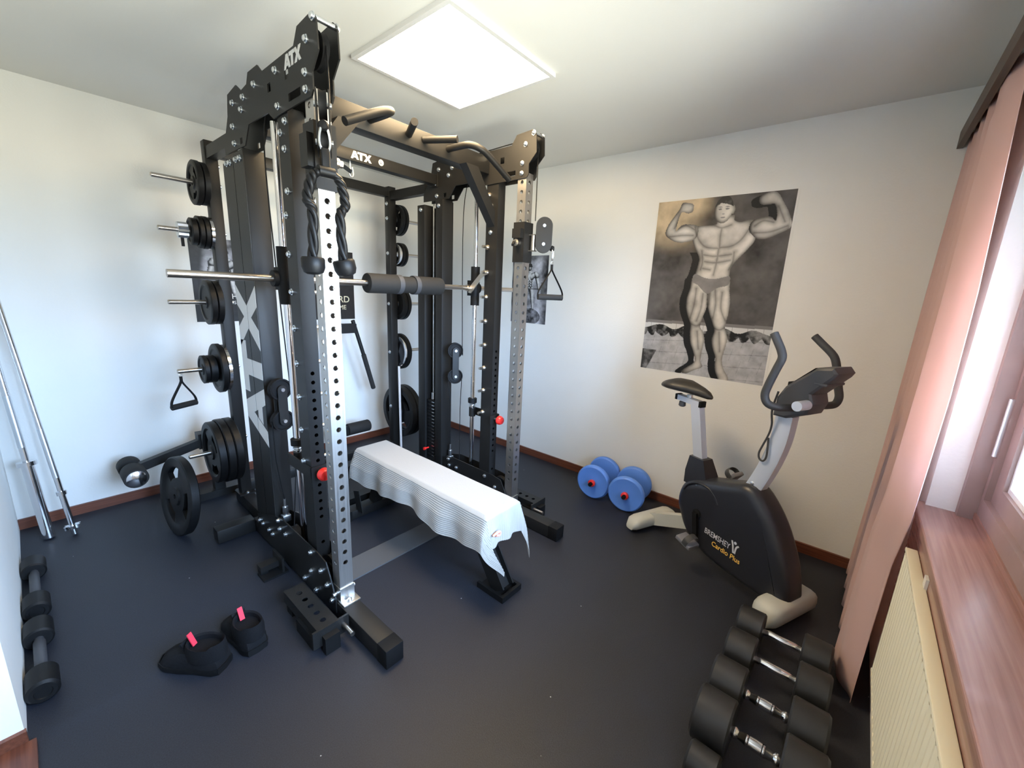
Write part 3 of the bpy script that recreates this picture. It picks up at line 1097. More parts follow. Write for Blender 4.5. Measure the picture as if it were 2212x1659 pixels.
# triceps rope
rt = TIP_N + Vector((-.002, -.006, -.070))
rope = thing('triceps_rope', 'black twisted triceps rope with rubber end caps hanging from pulley', 'rope', (rt.x, rt.y, 1.47))
obj('clip_plate', B().box(rt.x - .012, rt.x + .012, rt.y - .005, rt.y + .005, rt.z - .055, rt.z + .004, .002), 'black_flat', rope)
cl = Vector((rt.x, rt.y, rt.z - .066))
obj('rope_sleeve', B().cyl(cl + Vector((-.026, 0, 0)), cl + Vector((.026, 0, 0)), .017, 18), 'rubber', rope)
ends = []
for sg, tx, tz in ((-1, -.062, 1.515), (1, .042, 1.515)):
    mid = smooth_path([cl + Vector((sg * .018, 0, 0)), cl + Vector((sg * .046, 0, -.022)), cl + Vector((sg * .052 + .2 * tx, 0, -.09)), (cl.x + .8 * tx + sg * .004, cl.y - .006, 1.66), (cl.x + tx, cl.y - .008, tz)], 12)
    for s in range(3):
        L_ = []
        for k, p in enumerate(mid):
            a = 2 * math.pi * s / 3 + k * .42
            L_.append(p + Vector((math.cos(a) * .0085, math.sin(a) * .0085, 0)))
        obj('rope_strand', B().tube(L_, .0085, 8), 'rubber', rope, 80)
    tilt = Vector((.25 if sg > 0 else 0.0, 0, -1)).normalized()
    obj('end_cap', B().lathe([(.002, -.004), (.032, -.004), (.036, .002), (.036, .028), (.030, .044), (.018, .050), (.0001, .051)], mid[-1] - tilt * .004, tilt, 24), 'rubber', rope)

def hand_grip(top, label, length, drop, u, name='cable_handle'):
    top, u = Vector(top), Vector(u).normalized()
    g = thing(name, label, 'cable handle', top - Vector((0, 0, drop + .01)))
    c = top - Vector((0, 0, drop))
    obj('ring', B().tube([top + u * (.008 * math.cos(a)) + Vector((0, 0, -.010 + .008 * math.sin(a))) for a in [k * math.pi / 6 for k in range(12)]], .002, 6, True), 'zinc', g)
    obj('hub', B().cyl(top - Vector((0, 0, .018)), top - Vector((0, 0, .050)), .0075, 12), 'black_flat', g)
    for s in (-1, 1):
        L_ = smooth_path([top - Vector((0, 0, .04)), top - Vector((0, 0, .065)) + u * (s * .012), c + u * (s * (length / 2 - .012)) + Vector((0, 0, .04)), c + u * (s * (length / 2 - .004))], 6)
        w = u.cross(Vector((0, 0, 1)))
        obj('strap', B().tube(L_, .006, 8, flat=(.011, .0025), up=w), 'black_flat', g)
    obj('grip', B().lathe([(.012, -length / 2 + .005), (.0165, -length / 2 + .006), (.0165, length / 2 - .006), (.012, length / 2 - .005)], c, u, 18), 'foam', g)
    return g

ct = TIP_F + Vector((.004, -.004, -.069))
hand_grip(ct, 'black strap handle with foam grip hanging from the right cable pulley', .165, .20, (.86, -.5, 0))
hand_grip((-2.286, -.545, .9055), 'black strap handle hanging on the weight peg of left storage post', .15, .185, (.90, .43, 0))

# ------------------------------------------------------------------ weight plates
def plate_shape(r, t, grip=0, bore=.0145, n=48):
    """plate with axis x, centred at origin; grip = number of hand openings"""
    b = B()
    hub = max(.030, r * .22)
    rad = [bore, hub, hub + .006, r * .46, r * .74, r * .80, r - .006, r]
    zf = [t / 2, t / 2, t * .30, t * .30, t * .30, t / 2, t / 2, t * .38]
    opened = set()
    if grip:
        for k in range(grip):
            for i in range(n):
                a = (i + .5) / n - (k + .5) / grip + .08
                a = (a + .5) % 1 - .5
                if abs(a) < .085:
                    opened.add(i)
    V = lambda k, i, s: (s * zf[k], rad[k] * math.sin(2 * math.pi * i / n), rad[k] * math.cos(2 * math.pi * i / n))
    idx = {}
    vs, fs = [], []
    for s in (-1, 1):
        for k in range(len(rad)):
            for i in range(n):
                idx[(k, i, s)] = len(vs)
                vs.append(V(k, i, s))
    G = lambda k, i, s: idx[(k, i % n, s)]
    for i in range(n):
        for k in range(len(rad) - 1):
            if k == 3 and i in opened:
                fs.append((G(3, i, -1), G(3, i + 1, -1), G(3, i + 1, 1), G(3, i, 1)))
                fs.append((G(4, i, -1), G(4, i + 1, -1), G(4, i + 1, 1), G(4, i, 1)))
                if (i - 1) % n not in opened:
                    fs.append((G(3, i, -1), G(4, i, -1), G(4, i, 1), G(3, i, 1)))
                if (i + 1) % n not in opened:
                    fs.append((G(3, i + 1, -1), G(4, i + 1, -1), G(4, i + 1, 1), G(3, i + 1, 1)))
                continue
            for s in (-1, 1):
                fs.append((G(k, i, s), G(k, i + 1, s), G(k + 1, i + 1, s), G(k + 1, i, s)))
        for k in (0, len(rad) - 1):
            fs.append((G(k, i, -1), G(k, i + 1, -1), G(k, i + 1, 1), G(k, i, 1)))
    return b.add(vs, fs)

PM = {}

def plate_mesh(r, t, grip, m):
    k = (r, t, grip, m)
    if k not in PM:
        PM[k] = shared('weight_plate', plate_shape(r, t, grip), m, 35)
    return PM[k]

ROW = ['top', 'second', 'third', 'fourth', 'lowest']
SIZE = lambda r: 'tiny' if r < .08 else 'small' if r < .1 else 'medium' if r < .13 else 'large' if r < .19 else 'extra large'

def stack(cx, s_, row, items):
    """items from the post outwards: (radius, thickness, grips, material)"""
    x = cx + s_ * .0335
    ordn = {1: ['only one'], 2: ['inner', 'outer'], 3: ['inner', 'middle', 'outer'], 4: ['innermost', 'second', 'third', 'outermost']}[len(items)]
    post = 'left' if s_ < 0 else 'right'
    for k, (r, t, g, m) in enumerate(items):
        o = bpy.data.objects.new('weight_plate', plate_mesh(r, t, g, m))
        COL.objects.link(o)
        o.location = (x + s_ * t / 2, -.545, PEGZ[row] - .0019)
        o.rotation_euler = (random.uniform(-1, 1), 0, 0)
        x += s_ * (t + .0012)
        tag(o, '%s %s weight plate, %s on the %s peg of the %s storage post' % (SIZE(r), 'chrome' if m == 'chrome' else 'black', ordn[k], ROW[row], post),
            'weight plate', 'weight plates stored on the rack pegs')

Rb = 'rubber'
stack(-2.030, -1, 0, [(.110, .030, 3, Rb), (.114, .030, 3, Rb)])
stack(-2.030, -1, 1, [(.088, .018, 0, 'chrome'), (.088, .024, 0, Rb), (.086, .024, 0, Rb), (.072, .030, 0, Rb)])
stack(-2.030, -1, 2, [(.125, .032, 0, Rb), (.126, .032, 0, Rb)])
stack(-2.030, -1, 3, [(.140, .020, 0, 'chrome'), (.147, .032, 0, Rb), (.082, .040, 0, Rb), (.083, .026, 0, Rb)])
stack(-2.030, -1, 4, [(.198, .042, 3, Rb), (.198, .042, 3, Rb), (.190, .042, 3, Rb)])
stack(-.885, 1, 0, [(.112, .030, 3, Rb), (.114, .030, 3, Rb)])
stack(-.885, 1, 1, [(.078, .022, 0, 'chrome'), (.090, .022, 0, Rb), (.090, .022, 0, Rb)])
stack(-.885, 1, 2, [(.125, .034, 0, Rb), (.126, .034, 0, Rb)])
stack(-.885, 1, 3, [(.130, .020, 0, 'chrome'), (.147, .030, 0, Rb), (.110, .026, 3, Rb)])
stack(-.885, 1, 4, [(.222, .050, 3, Rb), (.222, .050, 3, Rb)])

# star collar on the second left peg
sc_ = B()
P = []
for k in range(24):
    a = 2 * math.pi * k / 24
    r = .042 if k % 2 else .035
    P.append((r * math.sin(a), r * math.cos(a)))
ring0 = [(0, y, z) for y, z in P]
sc_.loft([[Vector((-2.216, -.545 + y, 1.690 + z)) for y, z in P], [Vector((-2.172, -.545 + y, 1.690 + z)) for y, z in P]], caps=False)
for x in (-2.216, -2.172):
    n = len(P)
    inner = [(x, -.545 + .0132 * math.sin(2 * math.pi * k / n), 1.690 + .0132 * math.cos(2 * math.pi * k / n)) for k in range(n)]
    outr = [(x, -.545 + y, 1.690 + z) for y, z in P]
    sc_.add(outr + inner, [(k, (k + 1) % n, n + (k + 1) % n, n + k) for k in range(n)])
scl = thing('bar_collar', 'ridged chrome lock collar on the second peg of the left storage post', 'collar', (-2.189, -.545, 1.66))
obj('ridged_ring', sc_, 'zinc', scl)
obj('lever', B().box(-2.204, -2.192, -.553, -.537, 1.605, 1.653), 'black_flat', scl)

# plate standing on the floor, leaning on the pegs
fp = bpy.data.objects.new('weight_plate', plate_mesh(.224, .045, 3, Rb))
COL.objects.link(fp)
fp.rotation_euler = (2.2, math.radians(7), math.radians(7))
fp.location = (-2.385, -.655, .2255)
tag(fp, 'extra large black weight plate standing upright on the floor beside the rack', 'weight plate')

# ------------------------------------------------------------------ accessories by the rack feet
def perforated(name, label, xs, out):
    X = lambda o: xs + out * o
    t = thing(name, label, 'step bracket', (X(.14), -1.88, 0))
    b = B()
    cx = X(.135)
    holed_face(b, (cx, -1.70, .100), (1, 0, 0), (0, -1, 0), .043, 0, .32, [.06 + .055 * k for k in range(5)], .012, .004, (0, 0, -1))
    holed_obj('perforated_top', b, 'black_coat', t)
    obj('side_flange', B().box(cx - .043, cx - .038, -2.02, -1.70, .045, .0995).box(cx + .038, cx + .043, -2.02, -1.70, .045, .0995), 'black_coat', t)
    obj('end_plate', B().box(min(X(.052), X(.20)), max(X(.052), X(.20)), -2.032, -2.022, .030, .105), 'black_coat', t)
    obj('rubber_foot', B().box(cx - .030, cx + .030, -2.060, -2.032, 0, .075), 'rubber', t)
    obj('rubber_foot', B().box(cx - .055, cx - .043, -2.00, -1.85, 0, .060), 'rubber', t)
    obj('support_leg', B().box(cx - .037, cx + .037, -1.76, -1.71, 0, .0955), 'black_flat', t)
    obj('peg', B().cyl((X(.075), -2.032, .070), (X(.075), -2.105, .070), .010, 12), 'peg_steel', t)
    return t

perforated('step_bracket', 'black perforated step bracket with peg beside the left front foot', XN, -1)
perforated('step_bracket', 'black step bracket with peg beside the right front foot', XF, 1)
t = thing('hook_bracket', 'small black T-shaped bracket on the floor beside the left lower plate', 'bracket', (-2.19, -1.40, 0))
obj('arm', B().bar((-2.235, -1.372, .040), (-2.140, -1.372, .040), .05, .030), 'black_coat', t)
obj('upright_plate', B().box(-2.152, -2.142, -1.44, -1.32, .010, .085), 'black_coat', t)
obj('base_plate', B().box(-2.240, -2.125, -1.445, -1.36, 0, .010), 'black_flat', t)
obj('arm_block', B().box(-2.235, -2.20, -1.392, -1.352, .010, .030), 'rubber', t)

# ------------------------------------------------------------------ bench and towel
bench = thing('flat_bench', 'flat workout bench with black legs under a towel, inside the rack', 'bench', (-1.48, -1.75, 0))
obj('pad', B().box(-1.583, -1.385, -2.30, -1.20, .385, .443, .012), 'rubber', bench)
obj('spine', B().box(-1.515, -1.445, -2.22, -1.24, .315, .385), 'black_coat', bench)
fl = B()
fl.bar((-1.515, -2.13, .33), (-1.515, -2.33, .025), .008, .085, (0, 1, .6)).bar((-1.445, -2.13, .33), (-1.445, -2.33, .025), .008, .085, (0, 1, .6))
fl.bar((-1.48, -2.165, .29), (-1.48, -2.34, .03), .07, .006, (0, 1, .6))
obj('front_leg', fl, 'black_coat', bench)
ft = B().box(-1.545, -1.405, -2.385, -2.215, 0, .008).box(-1.545, -1.530, -2.385, -2.215, .008, .03).box(-1.420, -1.405, -2.385, -2.215, .008, .03).box(-1.53, -1.42, -2.385, -2.37, .008, .03)
obj('front_foot', ft, 'rubber', bench)
obj('rear_leg', B().bar((-1.48, -1.30, .33), (-1.48, -1.20, .06), .06, .06, (0, 1, 0)), 'black_coat', bench)
obj('rear_foot', B().box(-1.68, -1.28, -1.235, -1.155, .004, .062, .003), 'black_coat', bench)
for x in (-1.675, -1.285):
    obj('foot_cap', B().box(x - .01, x + .01, -1.24, -1.15, 0, .066), 'rubber', bench)
obj('adjuster', B().cyl((-1.62, -1.24, .30), (-1.54, -1.24, .30), .012, 12), 'bike_silver', bench)
obj('gusset', B().prism([(-1.30, .062), (-1.23, .062), (-1.20, .18), (-1.26, .20)], 'x', -1.63, -1.625), 'black_coat', bench)

def towel():
    # sheet parameters: s across the bench, t along it; edges hang over
    xl, xr, yb, yf, zt = -1.597, -1.375, -1.195, -2.312, .452
    ns, ntt = 230, 130
    L_l, L_r, L_f, L_b = .175, .19, .150, .01
    S = [-(L_l) + (L_l + (xr - xl) + L_r) * i / ns for i in range(ns + 1)]
    T = [-(L_b) + (L_b + (yb - yf) + L_f) * j / ntt for j in range(ntt + 1)]
    vs, fs = [], []
    wd, ln = xr - xl, yb - yf
    for t in T:
        for s in S:
            ds_l, ds_r = max(0, -s), max(0, s - wd)
            ds = ds_l + ds_r
            dt_f, dt_b = max(0, t - ln), max(0, -t)
            dt = dt_f
            x = xl + min(max(s, 0), wd)
            y = yb - min(max(t, 0), ln)
            # hanging length varies along the edge
            hang = ds * (0.94 + .10 * math.sin(t * 9.0) * (ds_l > 0))
            dn = hang + dt + dt_b * .5
            corner = min(ds, dt)
            z = zt - dn - .0
            if ds > 0 or dt > 0:
                z += .012 * (1 - math.exp(-dn * 60)) * 0
            wob = .012 * math.sin(t * 17.0 + 1.0) * min(1, ds * 8) + .006 * math.sin(t * 37 + 2) * min(1, ds * 8)
            if ds_l > 0:
                x -= .006 + wob + .05 * ds + .02 * min(1, ds * 12)
                y -= .9 * corner * .35
            if ds_r > 0:
                x += .006 + .5 * wob + .06 * ds + .015 * min(1, ds * 12) + .25 * corner
                y -= .5 * corner * .3
            if dt > 0:
                y -= .008 + .10 * dt + .010 * math.sin(s * 60) * min(1, dt * 10) * (ds <= 0)
                if ds_l > 0:
                    x += .55 * corner
            if dt_b > 0:
                y += .004
                z = zt - .35 * dt_b * 10 * .1 - ds
            # soft edges
            r = .012
            e = min(s, wd - s) if ds == 0 else 0
            if ds == 0 and dt == 0:
                m = min(s, wd - s, ln - t)
                if 0 <= m < r:
                    z -= r - math.sqrt(max(0, r * r - (r - m) ** 2))
                z -= .002 * math.sin(t * 6) ** 2
            else:
                z -= r * .9
            # fine woven ribs run along the bench
            rib = .0016 * math.sin(s * 2 * math.pi / .0098) if ds > 0 else .0008 * math.sin(s * 2 * math.pi / .0098)
            if ds_l > 0:
                x -= rib
            elif dt > 0:
                y -= .0014 * math.sin(s * 2 * math.pi / .0098)
            vs.append((x, y, z))
    n = ns + 1
    for j in range(ntt):
        for i in range(ns):
            a = j * n + i
            fs.append((a, a + 1, a + n + 1, a + n))
    o = single('towel', B().add(vs, fs), 'towel_cloth', 'white ribbed towel draped over the flat bench', 'towel', (-1.48, -1.75, .452), smooth=85)
    # little knotted thread
    th = B().tube(smooth_path([(-1.585, -2.345, .360), (-1.560, -2.352, .372), (-1.545, -2.353, .366), (-1.552, -2.353, .354), (-1.570, -2.350, .360)], 5), .006, 8)
    obj('thread_knot', th, 'thread_pink', o)
    return o

towel()

# ------------------------------------------------------------------ things behind the rack
lc = thing('leg_curl_arm', 'black leg-curl machine arm with foam rollers behind the left storage post', 'gym machine', (-2.35, -.34, 0))
obj('arm', B().bar((-2.515, -.305, .315), (-2.16, -.305, .405), .045, .05), 'black_coat', lc)
obj('arm_joint', B().box(-2.20, -2.10, -.335, -.255, .36, .46), 'black_coat', lc)
obj('frame_post', B().box(-2.14, -2.08, -.325, -.265, .05, .40), 'black_coat', lc)
obj('frame_foot', B().box(-2.30, -1.95, -.335, -.255, 0, .05), 'black_coat', lc)
for y0, y1 in ((-.332, -.465), (-.278, -.195)):
    obj('foam_roller', B().lathe([(.014, 0), (.052, .0), (.056, .006), (.056, abs(y1 - y0) - .006), (.052, abs(y1 - y0)), (.014, abs(y1 - y0))], (-2.530, y0, .312), (0, 1 if y1 > y0 else -1, 0), 26), 'foam', lc)
obj('axle', B().cyl((-2.530, -.47, .312), (-2.530, -.195, .312), .013, 12), 'zinc', lc)
obj('end_cap', B().lathe([(.047, 0), (.045, .005), (.030, .012), (.0001, .016)], (-2.530, -.465, .312), (0, -1, 0), 26), 'chrome', lc, label='chrome end cap')

ds_ = thing('dip_handle_frame', 'black frame with a slanting grip handle and foam roller by the back wall', 'gym machine', (-1.25, -.30, 0))
obj('post', B().box(-1.33, -1.27, -.33, -.27, .04, 1.135), 'black_coat', ds_)
obj('cross_arm', B().box(-1.27, -1.075, -.325, -.275, 1.058, 1.132), 'black_coat', ds_)
obj('handle', B().tube([(-1.093, -.30, 1.158), (-1.005, -.30, .86), (-.924, -.30, .566)], .0155, 16), 'black_coat', ds_)
obj('grip', B().cyl((-1.008, -.30, .870), (-.926, -.30, .572), .0195, 18), 'foam', ds_)
obj('foot', B().box(-1.345, -1.255, -.56, -.09, 0, .04), 'black_coat', ds_)
obj('roller_arm', B().box(-1.27, -1.18, -.325, -.275, .20, .28), 'black_coat', ds_)
obj('foam_roller', B().lathe([(.012, 0), (.046, 0), (.050, .006), (.050, .192), (.046, .198), (.012, .198)], (-1.180, -.30, .245), (1, 0, 0), 26), 'foam', ds_)
obj('roller_axle', B().cyl((-1.27, -.30, .245), (-.976, -.30, .245), .011, 12), 'zinc', ds_)

st = thing('white_pole', 'white plastic pole standing upright against the right storage post', 'pole', (-.866, -.612, 0))
obj('shaft', B().cyl((-.866, -.612, .03), (-.866, -.597, .80), .010, 16), 'white_plastic', st)
obj('foot', B().cyl((-.866, -.612, 0), (-.866, -.612, .03), .015, 16, .010), 'rubber', st)

# barbells leaning in the left corner
def barbell(label, p0, p1, sleeve, r_s, r_b, spin):
    p0, p1 = Vector(p0), Vector(p1)
    d = (p1 - p0).normalized()
    t = thing('barbell', label, 'barbell', p0)
    L_ = (p1 - p0).length
    obj('sleeve', B().cyl(p0, p0 + d * sleeve, r_s, 20), 'chrome', t)
    obj('collar', B().cyl(p0 + d * sleeve, p0 + d * (sleeve + .022), r_s * 1.55, 20), 'chrome', t)
    obj('shaft', B().cyl(p0 + d * (sleeve + .022), p1, r_b, 16), 'chrome', t)
    obj('knurling', B().cyl(p0 + d * (sleeve + .10), p0 + d * (sleeve + .38), r_b + .0006, 16), 'zinc', t)
    if spin:
        c = p0 + d * .035
        a = d.orthogonal().normalized()
        b_ = d.cross(a)
        ring = []
        for k in range(24):
            an = 2 * math.pi * k / 24
            r = .036 if (k // 2) % 2 else .026
            ring.append(a * math.cos(an) * r + b_ * math.sin(an) * r)
        obj('star_nut', B().loft([[c + q_ for q_ in ring], [c + d * .018 + q_ for q_ in ring]]), 'chrome', t)
    return t

barbell('thick chrome barbell leaning in the corner, nearest the left wall', (-2.895, -.232, .007), (-2.972, -.05, 1.62), .42, .025, .0145, False)
barbell('thin chrome barbell with star nut leaning in the left corner', (-2.800, -.280, .007), (-2.918, -.045, 1.60), .235, .0135, .0125, True)

# ------------------------------------------------------------------ dumbbells
def dumbbell(name, label, c, u, hr, hl, gl, group, grip='chrome', r_=.0155, fancy=False, headm='urethane'):
    """c: middle of handle, u: axis direction"""
    c, u = Vector(c), Vector(u).normalized()
    t = thing(name, label, 'dumbbell', c - Vector((0, 0, hr)), group)
    h = gl / 2
    prof = [(r_ * .8, -h), (r_ * .8, -h + .012), (r_, -h + .02), (r_, h - .02), (r_ * .8, h - .012), (r_ * .8, h)]
    if fancy:
        prof = [(r_ * .9, -h), (r_ * 1.15, -h + .006), (r_ * 1.15, -h + .012), (r_ * .8, -h + .02), (r_ * 1.1, -h * .42), (r_ * 1.25, -h * .38), (r_ * 1.05, -h * .34), (r_ * 1.25, -h * .30), (r_ * 1.1, -h * .26),
                (r_ * 1.15, 0), (r_ * 1.1, h * .26), (r_ * 1.25, h * .30), (r_ * 1.05, h * .34), (r_ * 1.25, h * .38), (r_ * 1.1, h * .42), (r_ * .8, h - .02), (r_ * 1.15, h - .012), (r_ * 1.15, h - .006), (r_ * .9, h)]
    obj('handle', B().lathe(prof, c, u, 20), grip, t)
    for s in (-1, 1):
        o0 = c + u * (s * h)
        obj('head', B().lathe([(hr - .006, 0), (hr, .006), (hr, hl - .008), (hr - .008, hl), (hr * .55, hl), (hr * .5, hl - .004), (.0001, hl - .004)], o0, u * s, 36), headm, t)
    return t

G_ = 'round black dumbbells in a row under the radiator'
U = (0.02, 1, 0)
for k, (x, hr, lab, fancy) in enumerate(((-.965, .072, 'black dumbbell with smooth chrome handle, next to the bike front foot', False),
                                  (-1.150, .076, 'black dumbbell with smooth chrome handle, second from the bike front foot', False),
                                  (-1.345, .080, 'black dumbbell with ridged chrome handle, third from the bike front foot', True),
                                  (-1.525, .086, 'black dumbbell with ridged chrome handle, fourth from the bike front foot', True))):
    dumbbell('dumbbell', lab, (x, -3.425, hr + .001), U, hr, .098 + .004 * k, .135, G_, 'chrome', .0155, fancy)
t5 = dumbbell('dumbbell', 'small black dumbbell lying nearest the camera under the radiator', (-1.672, -3.425, .053), U, .052, .09, .135, G_, 'chrome', .0145, True)

dumbbell('dumbbell', 'black dumbbell on the floor against left wall, nearer the barbells', (XL + .0435, -.785, .0425), (0.0, 1, 0), .042, .112, .25, 'dumbbells along the left wall', 'console_grey', .017, False, 'rubber')
dumbbell('dumbbell', 'black dumbbell on the floor against left wall, nearer the doorway', (XL + .0435, -1.330, .0425), (0.0, 1, 0), .042, .112, .21, 'dumbbells along the left wall', 'console_grey', .017, False, 'rubber')

def blue_dumbbell(label, c, ang):
    c = Vector(c)
    u = Vector((math.cos(ang), math.sin(ang), 0))
    R_ = .124
    t = thing('vinyl_dumbbell', label, 'dumbbell', c - Vector((0, 0, R_)), 'blue vinyl dumbbells by the wall')
    obj('bar', B().cyl(c - u * .170, c + u * .170, .0135, 16), 'black_flat', t)
    for s in (-1, 1):
        o0 = c + u * (s * .078)
        obj('disc', B().lathe([(.014, 0), (R_ - .012, 0), (R_ - .003, .006), (R_, .014), (R_, .034), (R_ - .004, .042), (R_ - .012, .046), (R_ - .018, .0445), (.030, .0445), (.014, .046)], o0, u * s, 40), 'blue_plastic', t)
        obj('lock_nut', B().lathe([(.024, .047), (.026, .052), (.026, .064), (.018, .070), (.014, .070)], o0, u * s, 12), 'red_plastic', t, label='red screw nut')
    return t

a_ = math.radians(-12)
blue_dumbbell('blue vinyl disc dumbbell with red nuts, further from the bike', (-.206, -2.156, .125), math.radians(5))
blue_dumbbell('blue vinyl disc dumbbell with red nuts, next to the bike foot', (-.214, -2.404, .125), math.radians(9))

# ------------------------------------------------------------------ training shoes
def shoe(label, heel, ang):
    f = Vector((math.cos(ang), math.sin(ang), 0))
    l = Vector((-f.y, f.x, 0))
    heel = Vector(heel)
    t = thing('training_shoe', label, 'shoe', heel + f * .14, 'pair of black shoes')
    P = lambda s, w, z: heel + f * s + l * w + Vector((0, 0, z))
    outl = [(0, .0), (.005, .036), (.03, .048), (.10, .047), (.16, .052), (.21, .050), (.245, .034), (.26, 0)]
    full = outl + [(s, -w) for s, w in outl[-2:0:-1]]
    obj('sole', B().loft([[P(s, w * .95, 0) for s, w in full], [P(s, w * 1.04, .012) for s, w in full], [P(s, w, .026) for s, w in full]]), 'rubber', t)
    rings = []
    cx = .132
    for k, z in ((1.0, .026), (.98, .045), (.86, .068), (.70, .080)):
        rings.append([P(cx + (s - cx) * (k * .97), w * (.97 if k > .9 else k), z - (.028 * max(0, (s - .15) / .13) if z > .04 else 0)) for s, w in full])
    b = B().loft(rings, caps=True)
    obj('upper', b, 'shoe_black', t)
    # padded collar, open ankle
    col_o, col_i = [], []
    for i in range(24):
        a = 2 * math.pi * i / 24
        col_o.append((.074 + .074 * math.cos(a), .052 * math.sin(a)))
        col_i.append((.074 + .062 * math.cos(a), .041 * math.sin(a)))
    rr = [[P(s, w, .055) for s, w in col_o], [P(s, w, .100 - .012 * math.cos(0)) for s, w in col_o], [P(.074 + (s - .074) * .93, w * .9, .108 + (.012 if s < .03 else 0)) for s, w in col_o],
          [P(s, w, .102) for s, w in col_i], [P(s, w, .084) for s, w in col_i]]
    obj('ankle_collar', B().loft(rr, caps=False).add([P(s, w, .084) for s, w in col_i], [tuple(range(24))]), 'shoe_black', t)
    obj('pull_tab', B().bar(P(.118, 0, .088), P(.138, .0, .135), .018, .004, tuple(f)), 'red_fabric', t, label='red pull tab')
    obj('tongue', B().bar(P(.140, 0, .080), P(.156, 0, .106), .05, .008, tuple(f)), 'shoe_black', t)

shoe('black training shoe with red pull tab, the one nearer the left wall', (-2.505, -1.835, 0), math.radians(126))
shoe('black training shoe with red pull tab, the one nearer the rack', (-2.400, -1.850, 0), math.radians(97))

# ------------------------------------------------------------------ exercise bike (axes: s forward, l to its side, z up)
RB = Vector((-.36, -2.63, 0))
FD = Vector((-.391, -.92, 0)).normalized()
LT = Vector((-FD.y, FD.x, 0))
MB = Matrix(((FD.x, LT.x, 0, RB.x), (FD.y, LT.y, 0, RB.y), (0, 0, 1, 0), (0, 0, 0, 1)))
bike = thing('exercise_bike', 'dark grey upright exercise bike with silver mast by the poster wall', 'exercise bike', tuple(RB + FD * .45))

def inset(P, d):
    n = len(P)
    out = []
    A = sum(P[i][0] * P[(i + 1) % n][1] - P[(i + 1) % n][0] * P[i][1] for i in range(n))
    sg = 1 if A > 0 else -1
    for i in range(n):
        p0, p1, p2 = Vector(P[i - 1]), Vector(P[i]), Vector(P[(i + 1) % n])
        e1, e2 = (p1 - p0).normalized(), (p2 - p1).normalized()
        n1, n2 = Vector((-e1.y, e1.x)) * sg, Vector((-e2.y, e2.x)) * sg
        m_ = n1 + n2
        m_ = m_ / max(.4, m_.length_squared / 2) if m_.length > 1e-6 else n1
        out.append((p1.x + m_.x * d, p1.y + m_.y * d))
    return out

def dense(P, k=4):
    Q = smooth_path([(a, c, 0) for a, c in P], k, True)
    return [(q.x, q.y) for q in Q]

SHELL = dense([(s_ if s_ < .5 else .5 + (s_ - .5) * .90, z_) for s_, z_ in [(.250, .230), (.222, .290), (.220, .350), (.245, .425), (.312, .472), (.40, .505), (.480, .530), (.545, .552), (.600, .570), (.663, .560), (.744, .491), (.811, .405),
               (.868, .300), (.895, .230), (.915, .15), (.918, .095), (.86, .062), (.743, .058), (.60, .062), (.448, .078), (.335, .128), (.282, .175)]], 3)
rings = []
for lo, d in ((-.078, .050), (-.074, .030), (-.066, .014), (-.054, .004), (-.040, 0), (.040, 0), (.054, .004), (.066, .014), (.074, .030), (.078, .050)):
    rings.append([(s, lo, z) for s, z in inset(SHELL, d)])
sh = obj('shell', B(MB).loft(rings), 'bike_shell', bike, 60)
# raised rim along the rear top of the shell
rim = [(.262, .395), (.290, .440), (.345, .468), (.41, .468), (.455, .440), (.478, .405)]
obj('shell_rim', B(MB).tube(smooth_path([(s, -.074, z) for s, z in rim], 5), .006, 8), 'bike_shell', sh, 60)
lb = B(MB)
ux, uy = Vector((1, 0, -.06)).normalized(), Vector((.06, 0, 1)).normalized()
n_off = -.0792
def btext(txt, size, s, z, m, sx=1.0, bold=0.0):
    b = B(MB)
    w = text_shape(txt, size, b, (s, n_off, z), ux, uy, .0004, 0, bold, sx)
    obj('lettering', b, m, sh, 0)
    return w
btext('BREMSHEY', .030, .430, .222, 'grey_print', .74, .01)
btext('Cardio Plus', .026, .482, .176, 'yellow_print', .92, .015)
# the little figure with raised arms after the name
fg = B(MB)
fg.lathe([(.0075, 0), (.0075, .0005)], (.607, n_off, .262), (0, -1, 0), 14)
fg.tube(smooth_path([(.588, n_off, .268), (.596, n_off, .243), (.600, n_off, .222), (.603, n_off, .205)], 4), .004, 6, flat=(.0045, .0005), up=(1, 0, 0))
fg.tube(smooth_path([(.627, n_off, .254), (.616, n_off, .243), (.612, n_off, .222), (.611, n_off, .205)], 4), .004, 6, flat=(.0045, .0005), up=(1, 0, 0))
obj('emblem', fg, 'grey_print', sh, 0, label='small grey figure emblem')
obj('crank_boss', B(MB).lathe([(.024, .0), (.024, .008), (.014, .012), (.0001, .012)], (.369, -.076, .300), (0, -1, 0), 20), 'black_flat', bike)
obj('crank', B(MB).bar((.369, -.094, .305), (.395, -.100, .175), .014, .026, (1, 0, 0)), 'black_flat', bike)
obj('crank', B(MB).bar((.369, .094, .295), (.380, .100, .470), .014, .026, (1, 0, 0)), 'black_flat', bike)

def pedal(c, tilt, strap):
    c = Vector(c)
    M2 = MB @ Matrix.Translation(c) @ Matrix.Rotation(tilt, 4, 'Y')
    p = obj('pedal', B(M2).box(-.048, .048, -.040, .040, -.012, .012, .006), 'pedal_grey', bike)
    arc = [(.012, -.040, .0), (.016, -.040, .030), (.018, -.020, .048), (.018, .012, .050), (.016, .038, .032), (.012, .040, 0)]
    obj('strap', B(M2).tube(smooth_path(arc, 4), .01, 8, flat=(.016, .003), up=(1, 0, 0)), 'bike_grip', p)
    obj('spindle', B(MB).cyl(c, (c.x, c.y + (.05 if c.y < 0 else -.05), c.z), .007, 10), 'zinc', p)

pedal((.400, -.165, .170), .25, True)
pedal((.385, .160, .475), -.9, True)
